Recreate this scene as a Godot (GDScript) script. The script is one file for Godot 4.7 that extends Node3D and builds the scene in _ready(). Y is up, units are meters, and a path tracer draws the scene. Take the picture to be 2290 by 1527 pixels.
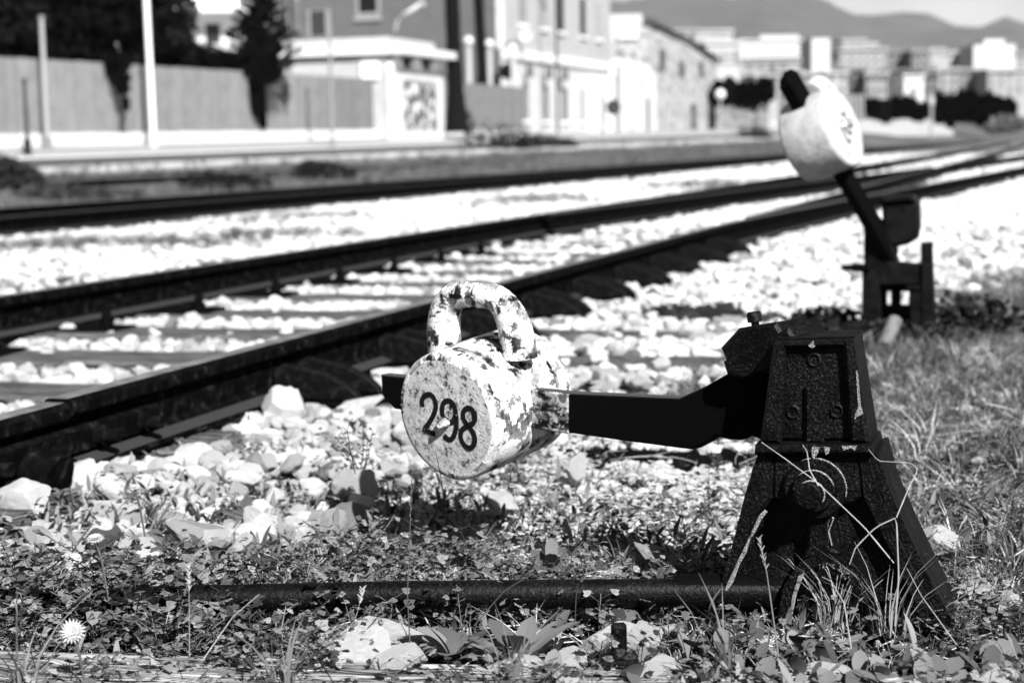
extends Node3D
# A disused station yard: two counterweight switch stands beside a turnout, ballast, weeds, station and town behind.
# Rails run along -Z; x = -1.74 is the near rail, y = 0 is the top of the sleepers. Units are metres.

class Shape:
	var st := SurfaceTool.new()
	func _init():
		st.begin(Mesh.PRIMITIVE_TRIANGLES)
	func color(v: float):
		st.set_color(Color(v, v, v))
	func tri(a: Vector3, b: Vector3, c: Vector3, g := -1):
		st.set_smooth_group(g)
		st.add_vertex(a); st.add_vertex(c); st.add_vertex(b)
	func quad(a: Vector3, b: Vector3, c: Vector3, d: Vector3, g := -1):
		tri(a, b, c, g); tri(a, c, d, g)
	func tri_uv(a: Vector3, b: Vector3, c: Vector3, ua: Vector2, ub: Vector2, uc: Vector2, g := -1):
		st.set_smooth_group(g)
		st.set_uv(ua); st.add_vertex(a); st.set_uv(uc); st.add_vertex(c); st.set_uv(ub); st.add_vertex(b)
	func box(c: Vector3, s: Vector3, b := Basis.IDENTITY, bev := 0.0):
		var h := s * 0.5
		if bev <= 0.0:
			bev = 0.0
		var i := h - Vector3(bev, bev, bev)
		for ax in 3:
			for sg in [-1.0, 1.0]:
				var u := (ax + 1) % 3
				var v := (ax + 2) % 3
				var q := []
				for k in [[-1, -1], [1, -1], [1, 1], [-1, 1]]:
					var p := Vector3.ZERO
					p[ax] = sg * h[ax]; p[u] = k[0] * i[u]; p[v] = k[1] * i[v]
					q.append(c + b * p)
				if sg > 0: quad(q[0], q[1], q[2], q[3])
				else: quad(q[3], q[2], q[1], q[0])
		if bev > 0.0:
			for ax in 3:
				var u := (ax + 1) % 3
				var v := (ax + 2) % 3
				for su in [-1.0, 1.0]:
					for sv in [-1.0, 1.0]:
						var q := []
						for k in [[-1, 0], [1, 0], [1, 1], [-1, 1]]:
							var p := Vector3.ZERO
							p[ax] = k[0] * i[ax]
							p[u] = su * (h[u] if k[1] == 0 else i[u])
							p[v] = sv * (i[v] if k[1] == 0 else h[v])
							q.append(c + b * p)
						if su * sv > 0: quad(q[0], q[1], q[2], q[3])
						else: quad(q[3], q[2], q[1], q[0])
			for sx in [-1.0, 1.0]:
				for sy in [-1.0, 1.0]:
					for sz in [-1.0, 1.0]:
						var p0 := c + b * Vector3(sx * h.x, sy * i.y, sz * i.z)
						var p1 := c + b * Vector3(sx * i.x, sy * h.y, sz * i.z)
						var p2 := c + b * Vector3(sx * i.x, sy * i.y, sz * h.z)
						if sx * sy * sz > 0: tri(p0, p1, p2)
						else: tri(p2, p1, p0)
	func ring(p: Vector3, d: Vector3, up: Vector3, r: float, n: int, flat := 1.0) -> Array:
		var s := d.cross(up).normalized()
		if s.length() < 0.5:
			s = d.cross(Vector3.RIGHT).normalized()
		var t := s.cross(d).normalized()
		var o := []
		for k in n:
			var a := TAU * k / n
			o.append(p + (s * cos(a) * flat + t * sin(a)) * r)
		return o
	func tube(pts: Array, rads: Array, n := 10, caps := true, flat := 1.0, up := Vector3.UP):
		var last := []
		for k in pts.size():
			var d: Vector3 = (pts[mini(k + 1, pts.size() - 1)] - pts[maxi(k - 1, 0)]).normalized()
			var o := ring(pts[k], d, up, rads[mini(k, rads.size() - 1)], n, flat)
			if k > 0:
				for j in n:
					quad(last[j], last[(j + 1) % n], o[(j + 1) % n], o[j], 1)
			elif caps:
				for j in range(1, n - 1): tri(o[0], o[j + 1], o[j])
			last = o
		if caps:
			for j in range(1, n - 1): tri(last[0], last[j], last[j + 1])
	func prism(poly: Array, depth: float, m := Transform3D.IDENTITY, bev := 0.0):
		var p := PackedVector2Array(poly)
		if Geometry2D.is_polygon_clockwise(p): p.reverse()
		var q := p
		var h := depth * 0.5
		if bev > 0.0:
			var off := PackedVector2Array()
			for k in p.size():
				var a := (p[k] - p[(k + p.size() - 1) % p.size()]).normalized()
				var b := (p[(k + 1) % p.size()] - p[k]).normalized()
				var nn := (Vector2(-a.y, a.x) + Vector2(-b.y, b.x))
				off.append(p[k] + nn.normalized() * bev / maxf(0.5, nn.length() * 0.5))
			q = off
		var ix := Geometry2D.triangulate_polygon(q)
		for k in range(0, ix.size(), 3):
			var a := q[ix[k]]; var b := q[ix[k + 1]]; var c := q[ix[k + 2]]
			if (b - a).cross(c - a) < 0.0:
				var t := b; b = c; c = t
			tri(m * Vector3(a.x, a.y, h), m * Vector3(b.x, b.y, h), m * Vector3(c.x, c.y, h))
			tri(m * Vector3(a.x, a.y, -h), m * Vector3(c.x, c.y, -h), m * Vector3(b.x, b.y, -h))
		for k in p.size():
			var j := (k + 1) % p.size()
			quad(m * Vector3(p[k].x, p[k].y, -h + bev), m * Vector3(p[j].x, p[j].y, -h + bev), m * Vector3(p[j].x, p[j].y, h - bev), m * Vector3(p[k].x, p[k].y, h - bev))
			if bev > 0.0:
				quad(m * Vector3(p[k].x, p[k].y, h - bev), m * Vector3(p[j].x, p[j].y, h - bev), m * Vector3(q[j].x, q[j].y, h), m * Vector3(q[k].x, q[k].y, h))
				quad(m * Vector3(p[j].x, p[j].y, -h + bev), m * Vector3(p[k].x, p[k].y, -h + bev), m * Vector3(q[k].x, q[k].y, -h), m * Vector3(q[j].x, q[j].y, -h))
	func lathe(prof: Array, n: int, m := Transform3D.IDENTITY, g := 1):
		for k in range(prof.size() - 1):
			for j in n:
				var a := TAU * j / n
				var b := TAU * (j + 1) / n
				var p: Vector2 = prof[k]
				var q: Vector2 = prof[k + 1]
				var p0 := m * Vector3(p.x * cos(a), p.x * sin(a), p.y)
				var p1 := m * Vector3(p.x * cos(b), p.x * sin(b), p.y)
				var q0 := m * Vector3(q.x * cos(a), q.x * sin(a), q.y)
				var q1 := m * Vector3(q.x * cos(b), q.x * sin(b), q.y)
				var gg := g + k if g > 0 and absf(p.x - q.x) > 0.012 else g
				if p.x < 1e-5: tri(p0, q1, q0, gg)
				elif q.x < 1e-5: tri(p0, p1, q0, gg)
				else: quad(p0, p1, q1, q0, gg)
	func stroke(pts: Array, w: float, t: float, m: Transform3D):   # a painted stroke, a thin raised ribbon in local XY
		for k in range(pts.size() - 1):
			var a: Vector2 = pts[k]
			var b: Vector2 = pts[k + 1]
			var pa: Vector2 = (b - (pts[k - 1] if k > 0 else a)).normalized().orthogonal() * w * 0.5
			var pb: Vector2 = ((pts[k + 2] if k + 2 < pts.size() else b) - a).normalized().orthogonal() * w * 0.5
			prism([a + pa, b + pb, b - pb, a - pa], t, m)
	func done() -> ArrayMesh:
		st.generate_normals()
		return st.commit()

var mats := {}
var used := {}
var rng := RandomNumberGenerator.new()

func gray(v: float) -> Color:
	return Color(v, v, v).linear_to_srgb()

func noise_tex(sd: int, freq: float, stops: Array, size := 512, kind := FastNoiseLite.TYPE_SIMPLEX_SMOOTH, octaves := 5, warp := 0.0, gain := 0.55) -> NoiseTexture2D:
	var n := FastNoiseLite.new()
	n.seed = sd; n.frequency = freq; n.noise_type = kind
	n.fractal_octaves = octaves; n.fractal_gain = gain
	if kind == FastNoiseLite.TYPE_CELLULAR: n.cellular_return_type = FastNoiseLite.RETURN_DISTANCE
	if warp > 0.0:
		n.domain_warp_enabled = true; n.domain_warp_amplitude = warp; n.domain_warp_frequency = freq * 2.0
	var t := NoiseTexture2D.new()
	t.width = size; t.height = size; t.seamless = true; t.noise = n
	var gr := Gradient.new()
	var off := PackedFloat32Array(); var cols := PackedColorArray()
	for s in stops:
		off.append(s[0]); cols.append(gray(s[1]))
	gr.offsets = off; gr.colors = cols
	t.color_ramp = gr
	return t

func mat(called: String, v: float, rough := 0.9, tex: Texture2D = null, span := 1.0, bump: Texture2D = null, depth := 0.0, spec := 0.3, world := false, bump_span := 0.0) -> StandardMaterial3D:
	var m := StandardMaterial3D.new()
	m.resource_name = called
	m.albedo_color = gray(v)
	m.roughness = rough
	m.metallic_specular = spec
	m.vertex_color_use_as_albedo = true
	if tex:
		m.albedo_texture = tex
	if tex or bump:
		m.uv1_triplanar = true
		m.uv1_world_triplanar = world
		m.uv1_scale = Vector3.ONE / span
	if bump:
		m.heightmap_enabled = true
		m.heightmap_texture = bump
		m.heightmap_scale = depth
	mats[called] = m
	return m

func numbered(called: String) -> String:
	var n: int = used.get(called, 0)
	used[called] = n + 1
	return called if n == 0 else "%s_%03d" % [called, n]

func thing(called: String, label: String, category: String, at := Vector3.ZERO, yaw := 0.0, group := "") -> Node3D:
	var o := Node3D.new()
	o.name = numbered(called); add_child(o)
	o.position = at; o.rotation.y = yaw
	return tag(o, label, category, group)

func tag(o: Node3D, label: String, category: String, group := "") -> Node3D:
	o.set_meta("label", label); o.set_meta("category", category)
	if group: o.set_meta("group", group)
	return o

func part(called: String, mesh: Mesh, m: Material, parent: Node3D = null, at := Vector3.ZERO) -> MeshInstance3D:
	var o := MeshInstance3D.new()
	o.mesh = mesh; o.material_override = m
	o.position = at
	if parent == null:
		o.name = numbered(called); add_child(o)
	else:
		o.name = called; parent.add_child(o, true)
	return o

func structure(called: String, mesh: Mesh, m: Material) -> MeshInstance3D:
	var o := part(called, mesh, m)
	o.set_meta("kind", "structure")
	return o

func single(called: String, mesh: Mesh, m: Material, label: String, category: String, at := Vector3.ZERO, group := "") -> MeshInstance3D:
	var o := part(called, mesh, m, null, at)
	tag(o, label, category, group)
	return o

func boxm(s: Vector3, bev := 0.0, c := Vector3.ZERO, b := Basis.IDENTITY) -> ArrayMesh:
	var q := Shape.new(); q.box(c, s, b, bev); return q.done()

func many(called: String, mesh: Mesh, m: Material, places: Array, tones: PackedFloat32Array, parent: Node3D = null):
	var mm := MultiMesh.new()
	mm.transform_format = MultiMesh.TRANSFORM_3D
	mm.use_colors = true
	mm.mesh = mesh
	mm.instance_count = places.size()
	for k in places.size():
		mm.set_instance_transform(k, places[k])
		mm.set_instance_color(k, Color(tones[k], tones[k], tones[k]))
	var o := MultiMeshInstance3D.new()
	o.multimesh = mm; o.material_override = m
	o.name = numbered(called) if parent == null else called
	o.set_meta("kind", "stuff")
	(self if parent == null else parent).add_child(o, true)

func rock_mesh(sd: int, level: int, squash := 0.75, cuts := 9) -> ArrayMesh:
	var r := RandomNumberGenerator.new(); r.seed = sd
	var t := (1.0 + sqrt(5.0)) / 2.0
	var v := []
	for p in [Vector3(-1, t, 0), Vector3(1, t, 0), Vector3(-1, -t, 0), Vector3(1, -t, 0), Vector3(0, -1, t), Vector3(0, 1, t), Vector3(0, -1, -t), Vector3(0, 1, -t), Vector3(t, 0, -1), Vector3(t, 0, 1), Vector3(-t, 0, -1), Vector3(-t, 0, 1)]:
		v.append(p.normalized())
	var f := [[0, 11, 5], [0, 5, 1], [0, 1, 7], [0, 7, 10], [0, 10, 11], [1, 5, 9], [5, 11, 4], [11, 10, 2], [10, 7, 6], [7, 1, 8], [3, 9, 4], [3, 4, 2], [3, 2, 6], [3, 6, 8], [3, 8, 9], [4, 9, 5], [2, 4, 11], [6, 2, 10], [8, 6, 7], [9, 8, 1]]
	for l in level:
		var nf := []
		var mid := {}
		for q in f:
			var m := []
			for k in 3:
				var a: int = q[k]; var b: int = q[(k + 1) % 3]
				var key := Vector2i(mini(a, b), maxi(a, b))
				if not mid.has(key):
					mid[key] = v.size(); v.append(((v[a] + v[b]) as Vector3).normalized())
				m.append(mid[key])
			nf.append([q[0], m[0], m[2]]); nf.append([q[1], m[1], m[0]]); nf.append([q[2], m[2], m[1]]); nf.append(m)
		f = nf
	var planes := []
	for k in cuts:
		planes.append([Vector3(r.randfn(), r.randfn(), r.randfn()).normalized(), r.randf_range(0.52, 0.86)])
	var nz := FastNoiseLite.new(); nz.seed = sd; nz.frequency = 1.7
	var pos := []
	for d in v:
		var rad := 1.0
		for p in planes:
			var c: float = d.dot(p[0])
			if c > 0.05: rad = minf(rad, p[1] / c)
		rad *= 1.0 + 0.05 * nz.get_noise_3dv(d * 2.0)
		pos.append(Vector3(d.x, d.y * squash, d.z) * rad)
	var s := Shape.new()
	for q in f: s.tri(pos[q[0]], pos[q[1]], pos[q[2]])
	return s.done()

func tumble(r: RandomNumberGenerator, p: Vector3, size: float) -> Transform3D:
	var b := Basis.from_euler(Vector3(r.randf_range(-0.7, 0.7), r.randf() * TAU, r.randf_range(-0.7, 0.7)))
	return Transform3D(b.scaled(Vector3(size * r.randf_range(0.8, 1.25), size * r.randf_range(0.75, 1.1), size)), p)

var bumps := FastNoiseLite.new()
var patches := FastNoiseLite.new()

func plat(s: float) -> float:
	return 0.47 + 0.0072 * (s - 25.0)

func grass_edge(s: float) -> float:   # x of the line where ballast gives way to grass beside the near rail
	var k := [[0.0, -1.62], [1.7, -1.5], [1.9, -1.36], [2.4, -1.26], [3.0, -1.16], [3.2, -0.98], [4.2, -0.88], [5.0, -0.72], [6.0, -0.55], [7.6, -0.33], [8.3, 0.9], [9.0, 3.0]]
	for i in range(k.size() - 1):
		if s < k[i + 1][0]:
			return lerpf(k[i][1], k[i + 1][1], clampf((s - k[i][0]) / (k[i + 1][0] - k[i][0]), 0, 1))
	return 3.0

func ground_y(x: float, z: float) -> float:
	var s := -z
	var y := -0.035 + 0.012 * bumps.get_noise_2d(x * 30.0, z * 30.0)
	var far := smoothstep(-9.0, -18.0, x)
	y += far * (0.31 + 0.0062 * maxf(0.0, s - 25.0) + 0.035)
	y += smoothstep(120.0, 400.0, s) * (1.0 - far) * 1.6
	if x > -7.0 and x < -3.4: y += 0.05 * sin(PI * (x + 7.0) / 3.6)
	if x > grass_edge(s) and s > 3.2 and s < 9.0: y += 0.02
	return y

func blade_mesh(n: int, h: float, w: float, sd: int, lean := 0.5) -> ArrayMesh:   # a tuft of grass
	var r := RandomNumberGenerator.new(); r.seed = sd
	var s := Shape.new()
	for k in n:
		var a := r.randf() * TAU
		var o := Vector3(cos(a), 0, sin(a)) * r.randf() * h * 0.18
		var d := Vector3(cos(a + r.randf_range(-1, 1)), 0, sin(a + r.randf_range(-1, 1)))
		var side := d.cross(Vector3.UP) * w * r.randf_range(0.6, 1.2) * 0.5
		var hh := h * r.randf_range(0.45, 1.0)
		var l := lean * hh * r.randf_range(0.3, 1.2)
		var p := []
		for i in 4:
			var t := i / 3.0
			p.append(o + Vector3.UP * hh * (t - 0.25 * t * t * lean) + d * l * t * t)
		for i in 3:
			var w0 := side * (1.0 - i / 3.0 * 0.75)
			var w1 := side * (1.0 - (i + 1) / 3.0 * 0.95)
			s.quad(p[i] - w0, p[i] + w0, p[i + 1] + w1, p[i + 1] - w1, 1)
	return s.done()

func leaf(s: Shape, at: Vector3, dir: Vector3, up: Vector3, length: float, width: float, droop := 0.25, fold := 0.15, n := 5, tip := 0.0):
	var side := dir.cross(up).normalized()
	var p := []; var w := []
	for i in n + 1:
		var t := float(i) / n
		p.append(at + dir * length * t - up * droop * length * t * t)
		var wide := pow(sin(PI * clampf(0.06 + 0.94 * t, 0, 1)), 0.75)
		if tip == 0.0: wide = 0.10 + 0.90 * pow(sin(PI * 0.5 * minf(1.0, t / 0.62)), 1.5) if t < 0.62 else sqrt(maxf(0.0, 1.0 - pow((t - 0.62) / 0.38, 2.0)))
		w.append(width * 0.5 * wide if i < n else 0.0)
	for i in n:
		var l0: Vector3 = p[i] - side * w[i] + up * w[i] * fold * 2.0
		var l1: Vector3 = p[i + 1] - side * w[i + 1] + up * w[i + 1] * fold * 2.0
		var r0: Vector3 = p[i] + side * w[i] + up * w[i] * fold * 2.0
		var r1: Vector3 = p[i + 1] + side * w[i + 1] + up * w[i + 1] * fold * 2.0
		s.quad(p[i], p[i + 1], l1, l0, 1)
		s.quad(r0, r1, p[i + 1], p[i], 1)

func sprig_mesh(sd: int, leaves: int, h: float, size: float) -> ArrayMesh:   # a low branching weed with small lobed leaves
	var r := RandomNumberGenerator.new(); r.seed = sd
	var s := Shape.new()
	var lean := Vector3(r.randfn() * 0.5, 0, r.randfn() * 0.5)
	for k in leaves:
		var t := (k + 0.6) / leaves
		var base := Vector3.UP * h * t + lean * h * t * t
		var a := k * 2.4 + r.randf() * 0.8
		var d := Vector3(cos(a), r.randf_range(0.0, 0.7), sin(a)).normalized()
		var p := base + d * size * r.randf_range(0.6, 1.6)
		s.quad(base, base + Vector3(0.0006, 0, 0.0006), p + Vector3(0.0006, 0, 0.0006), p)
		var up := (Vector3.UP + Vector3(r.randfn(), 0, r.randfn()) * 0.45).normalized()
		up = (up - d * up.dot(d)).normalized()
		var side := d.cross(up)
		var z := size * r.randf_range(0.7, 1.25)
		for q: float in [-1.0, 0.0, 1.0]:   # three lobes
			var ld := (d + side * q * 0.95).normalized()
			var ls := ld.cross(up)
			var tip := p + ld * z * (1.0 if q == 0.0 else 0.8) - up * z * 0.12
			var m := p + ld * z * 0.55
			s.tri(p, m + ls * z * 0.36, m - ls * z * 0.36, 1)
			s.tri(m - ls * z * 0.36, m + ls * z * 0.36, tip, 1)
	for k in 2:
		s.tube([Vector3.ZERO, Vector3.UP * h * 0.5 + lean * h * 0.25, Vector3.UP * h + lean * h], [0.0008, 0.0006], 3, false)
	return s.done()

func cloud(s: Shape, r: RandomNumberGenerator, c: Vector3, rad: Vector3, n: int, size: float, droop := 0.0):   # leaves spread through an uneven volume
	for k in n:
		var d := Vector3(r.randfn(), r.randfn(), r.randfn()).normalized()
		var q := pow(r.randf(), 0.45) * (1.0 + 0.22 * bumps.get_noise_3dv(d * 55.0 + c * 7.0))
		var p := c + d * rad * q
		var u := Vector3(r.randfn(), r.randfn() - droop, r.randfn()).normalized()
		var w := u.cross(Vector3(r.randfn(), r.randfn(), r.randfn())).normalized()
		var z := size * r.randf_range(0.5, 1.3)
		s.tri(p - u * z * 0.5, p + w * z * 0.3, p + u * z * 0.6)
		s.tri(p - u * z * 0.5, p + u * z * 0.6, p - w * z * 0.3)

const ORD := ["first", "second", "third", "fourth", "fifth", "sixth", "seventh", "eighth", "ninth", "tenth", "eleventh", "twelfth", "thirteenth", "fourteenth", "fifteenth", "sixteenth", "seventeenth", "eighteenth", "nineteenth", "twentieth"]

func near_x(s: float) -> float: return -1.74 - 0.011 * s
func far_x(s: float) -> float: return -3.18 - 0.011 * s
func turn_x(s: float) -> float:   # the diverging near rail
	var d := maxf(0.0, s - 8.6)
	return near_x(s) + 0.075 * (d - 0.8 * (1.0 - exp(-d / 0.8)))

func rail_mesh(xf: Callable, s0: float, s1: float, step: float, y0: float, wide := 1.0) -> Array:
	var half := [[0.055, 0.0], [0.055, 0.010], [0.022, 0.022], [0.008, 0.034], [0.008, 0.088], [0.029, 0.100], [0.031, 0.104], [0.031, 0.122], [0.026, 0.129], [0.018, 0.130]]
	var prof := []
	for h in half: prof.append(Vector2(h[0] * wide, h[1]))
	for k in range(half.size() - 1, -1, -1): prof.append(Vector2(-half[k][0] * wide, half[k][1]))
	var body := Shape.new(); var band := Shape.new(); var foot := Shape.new()
	var last := []; var lb := []; var lf := []
	var n := int(ceil((s1 - s0) / step))
	for i in n + 1:
		var s := lerpf(s0, s1, float(i) / n)
		var c := Vector3(xf.call(s), y0, -s)
		var cur := []
		for p in prof: cur.append(c + Vector3(p.x, p.y, 0))
		var cb := [c + Vector3(0.020 * wide, 0.1312, 0), c + Vector3(-0.020 * wide, 0.1312, 0)]
		var cf := [c + Vector3(0.0545 * wide, 0.0112, 0), c + Vector3(0.024 * wide, 0.0224, 0)]
		if i > 0:
			foot.quad(lf[0], lf[1], cf[1], cf[0])
			for j in prof.size():
				var q := (j + 1) % prof.size()
				body.quad(last[j], last[q], cur[q], cur[j])
			band.quad(lb[0], lb[1], cb[1], cb[0])
		if i == 0 or i == n:
			var ix := Geometry2D.triangulate_polygon(PackedVector2Array(prof))
			for k in range(0, ix.size(), 3): body.tri(cur[ix[k]], cur[ix[k + 1]], cur[ix[k + 2]])
		last = cur; lb = cb; lf = cf
	return [body.done(), band.done(), foot.done()]

func rail(label: String, xf: Callable, s0: float, s1: float, step := 1.5, y0 := 0.015, wide := 1.0) -> MeshInstance3D:
	var m := rail_mesh(xf, s0, s1, step, y0, wide)
	var o := single("rail", m[0], mats.rail, label, "rail")
	part("running_band", m[1], mats.rail_top, o)
	part("dusty_foot", m[2], mats.dust, o)
	return o

const DIGITS := {
	"2": [[[-0.24, 0.60], [-0.27, 0.74], [-0.16, 0.90], [0.02, 0.97], [0.17, 0.88], [0.22, 0.70], [0.14, 0.46], [0.00, 0.22], [-0.12, 0.03], [0.24, 0.0]]],
	"9": [[[0.24, 0.72], [0.16, 0.92], [0.0, 0.99], [-0.18, 0.90], [-0.24, 0.70], [-0.17, 0.50], [0.0, 0.43], [0.16, 0.52], [0.24, 0.72], [0.27, 0.42], [0.18, 0.10], [0.02, 0.0], [-0.14, 0.06]]],
	"8": [[[0.0, 0.54], [-0.17, 0.66], [-0.19, 0.84], [-0.05, 0.98], [0.10, 0.97], [0.20, 0.84], [0.16, 0.66], [0.0, 0.54], [-0.20, 0.38], [-0.24, 0.18], [-0.10, 0.01], [0.10, 0.0], [0.23, 0.17], [0.19, 0.38], [0.0, 0.54]]],
	"7": [[[-0.2, 0.96], [0.22, 0.96], [0.08, 0.5], [-0.04, 0.0]]],
}

func counterweight(parent: Node3D, c: Vector3, n: Vector3, up: Vector3, r: float, l: float, body_mat: Material, face_mat: Material, text: String, th: float, turn: float, shift: Vector2):
	n = n.normalized()
	var u := (up - n * up.dot(n)).normalized()
	var x := u.cross(n)
	var m := Transform3D(Basis(x, u, n), c)
	var s := Shape.new()
	s.lathe([Vector2(r - 0.011, l * 0.5 - 0.001), Vector2(r - 0.005, l * 0.5 - 0.002), Vector2(r - 0.001, l * 0.5 - 0.007), Vector2(r, l * 0.5 - 0.014), Vector2(r + 0.001, 0), Vector2(r, -l * 0.5 + 0.014), Vector2(r - 0.004, -l * 0.5 + 0.005), Vector2(r - 0.013, -l * 0.5), Vector2(0, -l * 0.5)], 56, Transform3D.IDENTITY)
	var w := part("counterweight", s.done(), body_mat, parent)
	w.transform = m
	var f := Shape.new()
	f.lathe([Vector2(0, l * 0.5 + 0.001), Vector2(r * 0.5, l * 0.5 + 0.0008), Vector2(r - 0.011, l * 0.5 - 0.001)], 56)
	part("painted_face", f.done(), face_mat, w)
	var h := Shape.new()
	var pts := []; var rr := []
	var hw := r * 0.76
	for k in 25:
		var a := PI * k / 24.0
		var e := pow(absf(cos(a)), 0.62) * signf(cos(a))
		pts.append(Vector3(hw * e, r * 0.76 + r * 0.94 * pow(sin(a), 0.8), 0))
		rr.append(r * (0.165 + 0.075 * absf(e) ** 3))
	h.tube(pts, rr, 16, true, 1.25, Vector3.BACK)
	part("handle", h.done(), body_mat, w)
	var g := Shape.new()
	for k in text.length():
		for st in DIGITS[text[k]]:
			var q := []
			var cv := Curve2D.new()
			for i in st.size():
				var p0: Array = st[maxi(i - 1, 0)]; var p1: Array = st[mini(i + 1, st.size() - 1)]
				var tg := Vector2(p1[0] - p0[0], p1[1] - p0[1]) * 0.17
				cv.add_point(Vector2(st[i][0], st[i][1]), -tg, tg)
			var n2 := 34
			for i in n2 + 1:
				var p := cv.sample_baked(cv.get_baked_length() * i / n2, true)
				q.append(Vector2(p.x * th * 0.92 + (k - 1) * th * 0.62, (p.y - 0.5) * th))
			g.stroke(q, th * 0.13, 0.0016, Transform3D(Basis(Vector3.BACK, turn), Vector3(shift.x, shift.y, l * 0.5 + 0.0009)))
	part("painted_number", g.done(), mats.black_paint, w)
	var pn := Shape.new()
	pn.tube([Vector3(0.004, -0.004, l * 0.5 - 0.01), Vector3(-0.002, -0.006, l * 0.5 + 0.006), Vector3(-0.008, -0.009, l * 0.5 + 0.010)], [0.0085, 0.0085, 0.0065], 9)
	part("pin", pn.done(), mats.paint_side, w)

func bolt(s: Shape, at: Vector3, r: float, h: float, dir := Vector3.UP):
	s.tube([at, at + dir * h * 0.35], [r * 1.5, r * 1.45], 12)
	s.tube([at + dir * h * 0.3, at + dir * h * 0.97, at + dir * h], [r, r, r * 0.8], 6)

func _ready():
	rng.seed = 298
	bumps.seed = 5; bumps.frequency = 0.02
	patches.seed = 9; patches.frequency = 0.35; patches.fractal_octaves = 3
	# --- camera ---
	var cam := Camera3D.new()
	cam.name = "camera"
	var ca := CameraAttributesPhysical.new()
	ca.frustum_focal_length = 59.1
	ca.frustum_focus_distance = 2.18
	ca.frustum_near = 0.05; ca.frustum_far = 14000.0
	ca.exposure_aperture = 5.4
	cam.attributes = ca
	cam.fov = 22.957
	cam.near = 0.05; cam.far = 14000.0
	cam.transform = Transform3D(Basis(Vector3(0.948, -0.017, -0.319), Vector3(-0.021, 0.993, -0.116), Vector3(0.319, 0.117, 0.941)), Vector3(0, 0.595, 0))
	add_child(cam)
	cam.current = true
	# --- sky, sun, exposure ---
	var env := Environment.new()
	env.background_mode = Environment.BG_SKY
	var sk := ProceduralSkyMaterial.new()
	sk.sky_top_color = gray(0.025)
	sk.sky_horizon_color = gray(0.37)
	sk.sky_curve = 0.11
	sk.ground_bottom_color = gray(0.10)
	sk.ground_horizon_color = gray(0.2)
	sk.sky_cover = noise_tex(31, 0.006, [[0.0, 0.0], [0.45, 0.0], [0.62, 0.08], [0.8, 0.19], [1.0, 0.24]], 1024, FastNoiseLite.TYPE_SIMPLEX_SMOOTH, 6, 30.0)
	sk.sky_cover_modulate = Color(1, 1, 1, 0.8)
	var sky := Sky.new(); sky.sky_material = sk
	env.sky = sky
	env.tonemap_mode = Environment.TONE_MAPPER_LINEAR
	env.tonemap_exposure = 2.3
	env.sdfgi_enabled = true; env.ssao_enabled = true; env.ssil_enabled = true
	env.fog_enabled = true
	env.fog_density = 0.00006
	env.fog_light_color = gray(0.8)
	var we := WorldEnvironment.new(); we.name = "environment"; we.environment = env
	add_child(we)
	var sun := DirectionalLight3D.new()
	sun.name = "sun"
	sun.light_energy = 1.6
	sun.light_angular_distance = 0.5
	sun.light_color = Color(1, 1, 1)
	sun.shadow_enabled = true
	add_child(sun)
	sun.look_at_from_position(Vector3(0.50, 0.62, 0.60), Vector3.ZERO)
	make_materials()
	make_setting()
	make_tracks()
	make_near_stand()
	make_far_stand()
	make_station()
	make_town()
	make_trees()
	make_rocks()
	make_ballast()
	make_plants()

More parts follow.
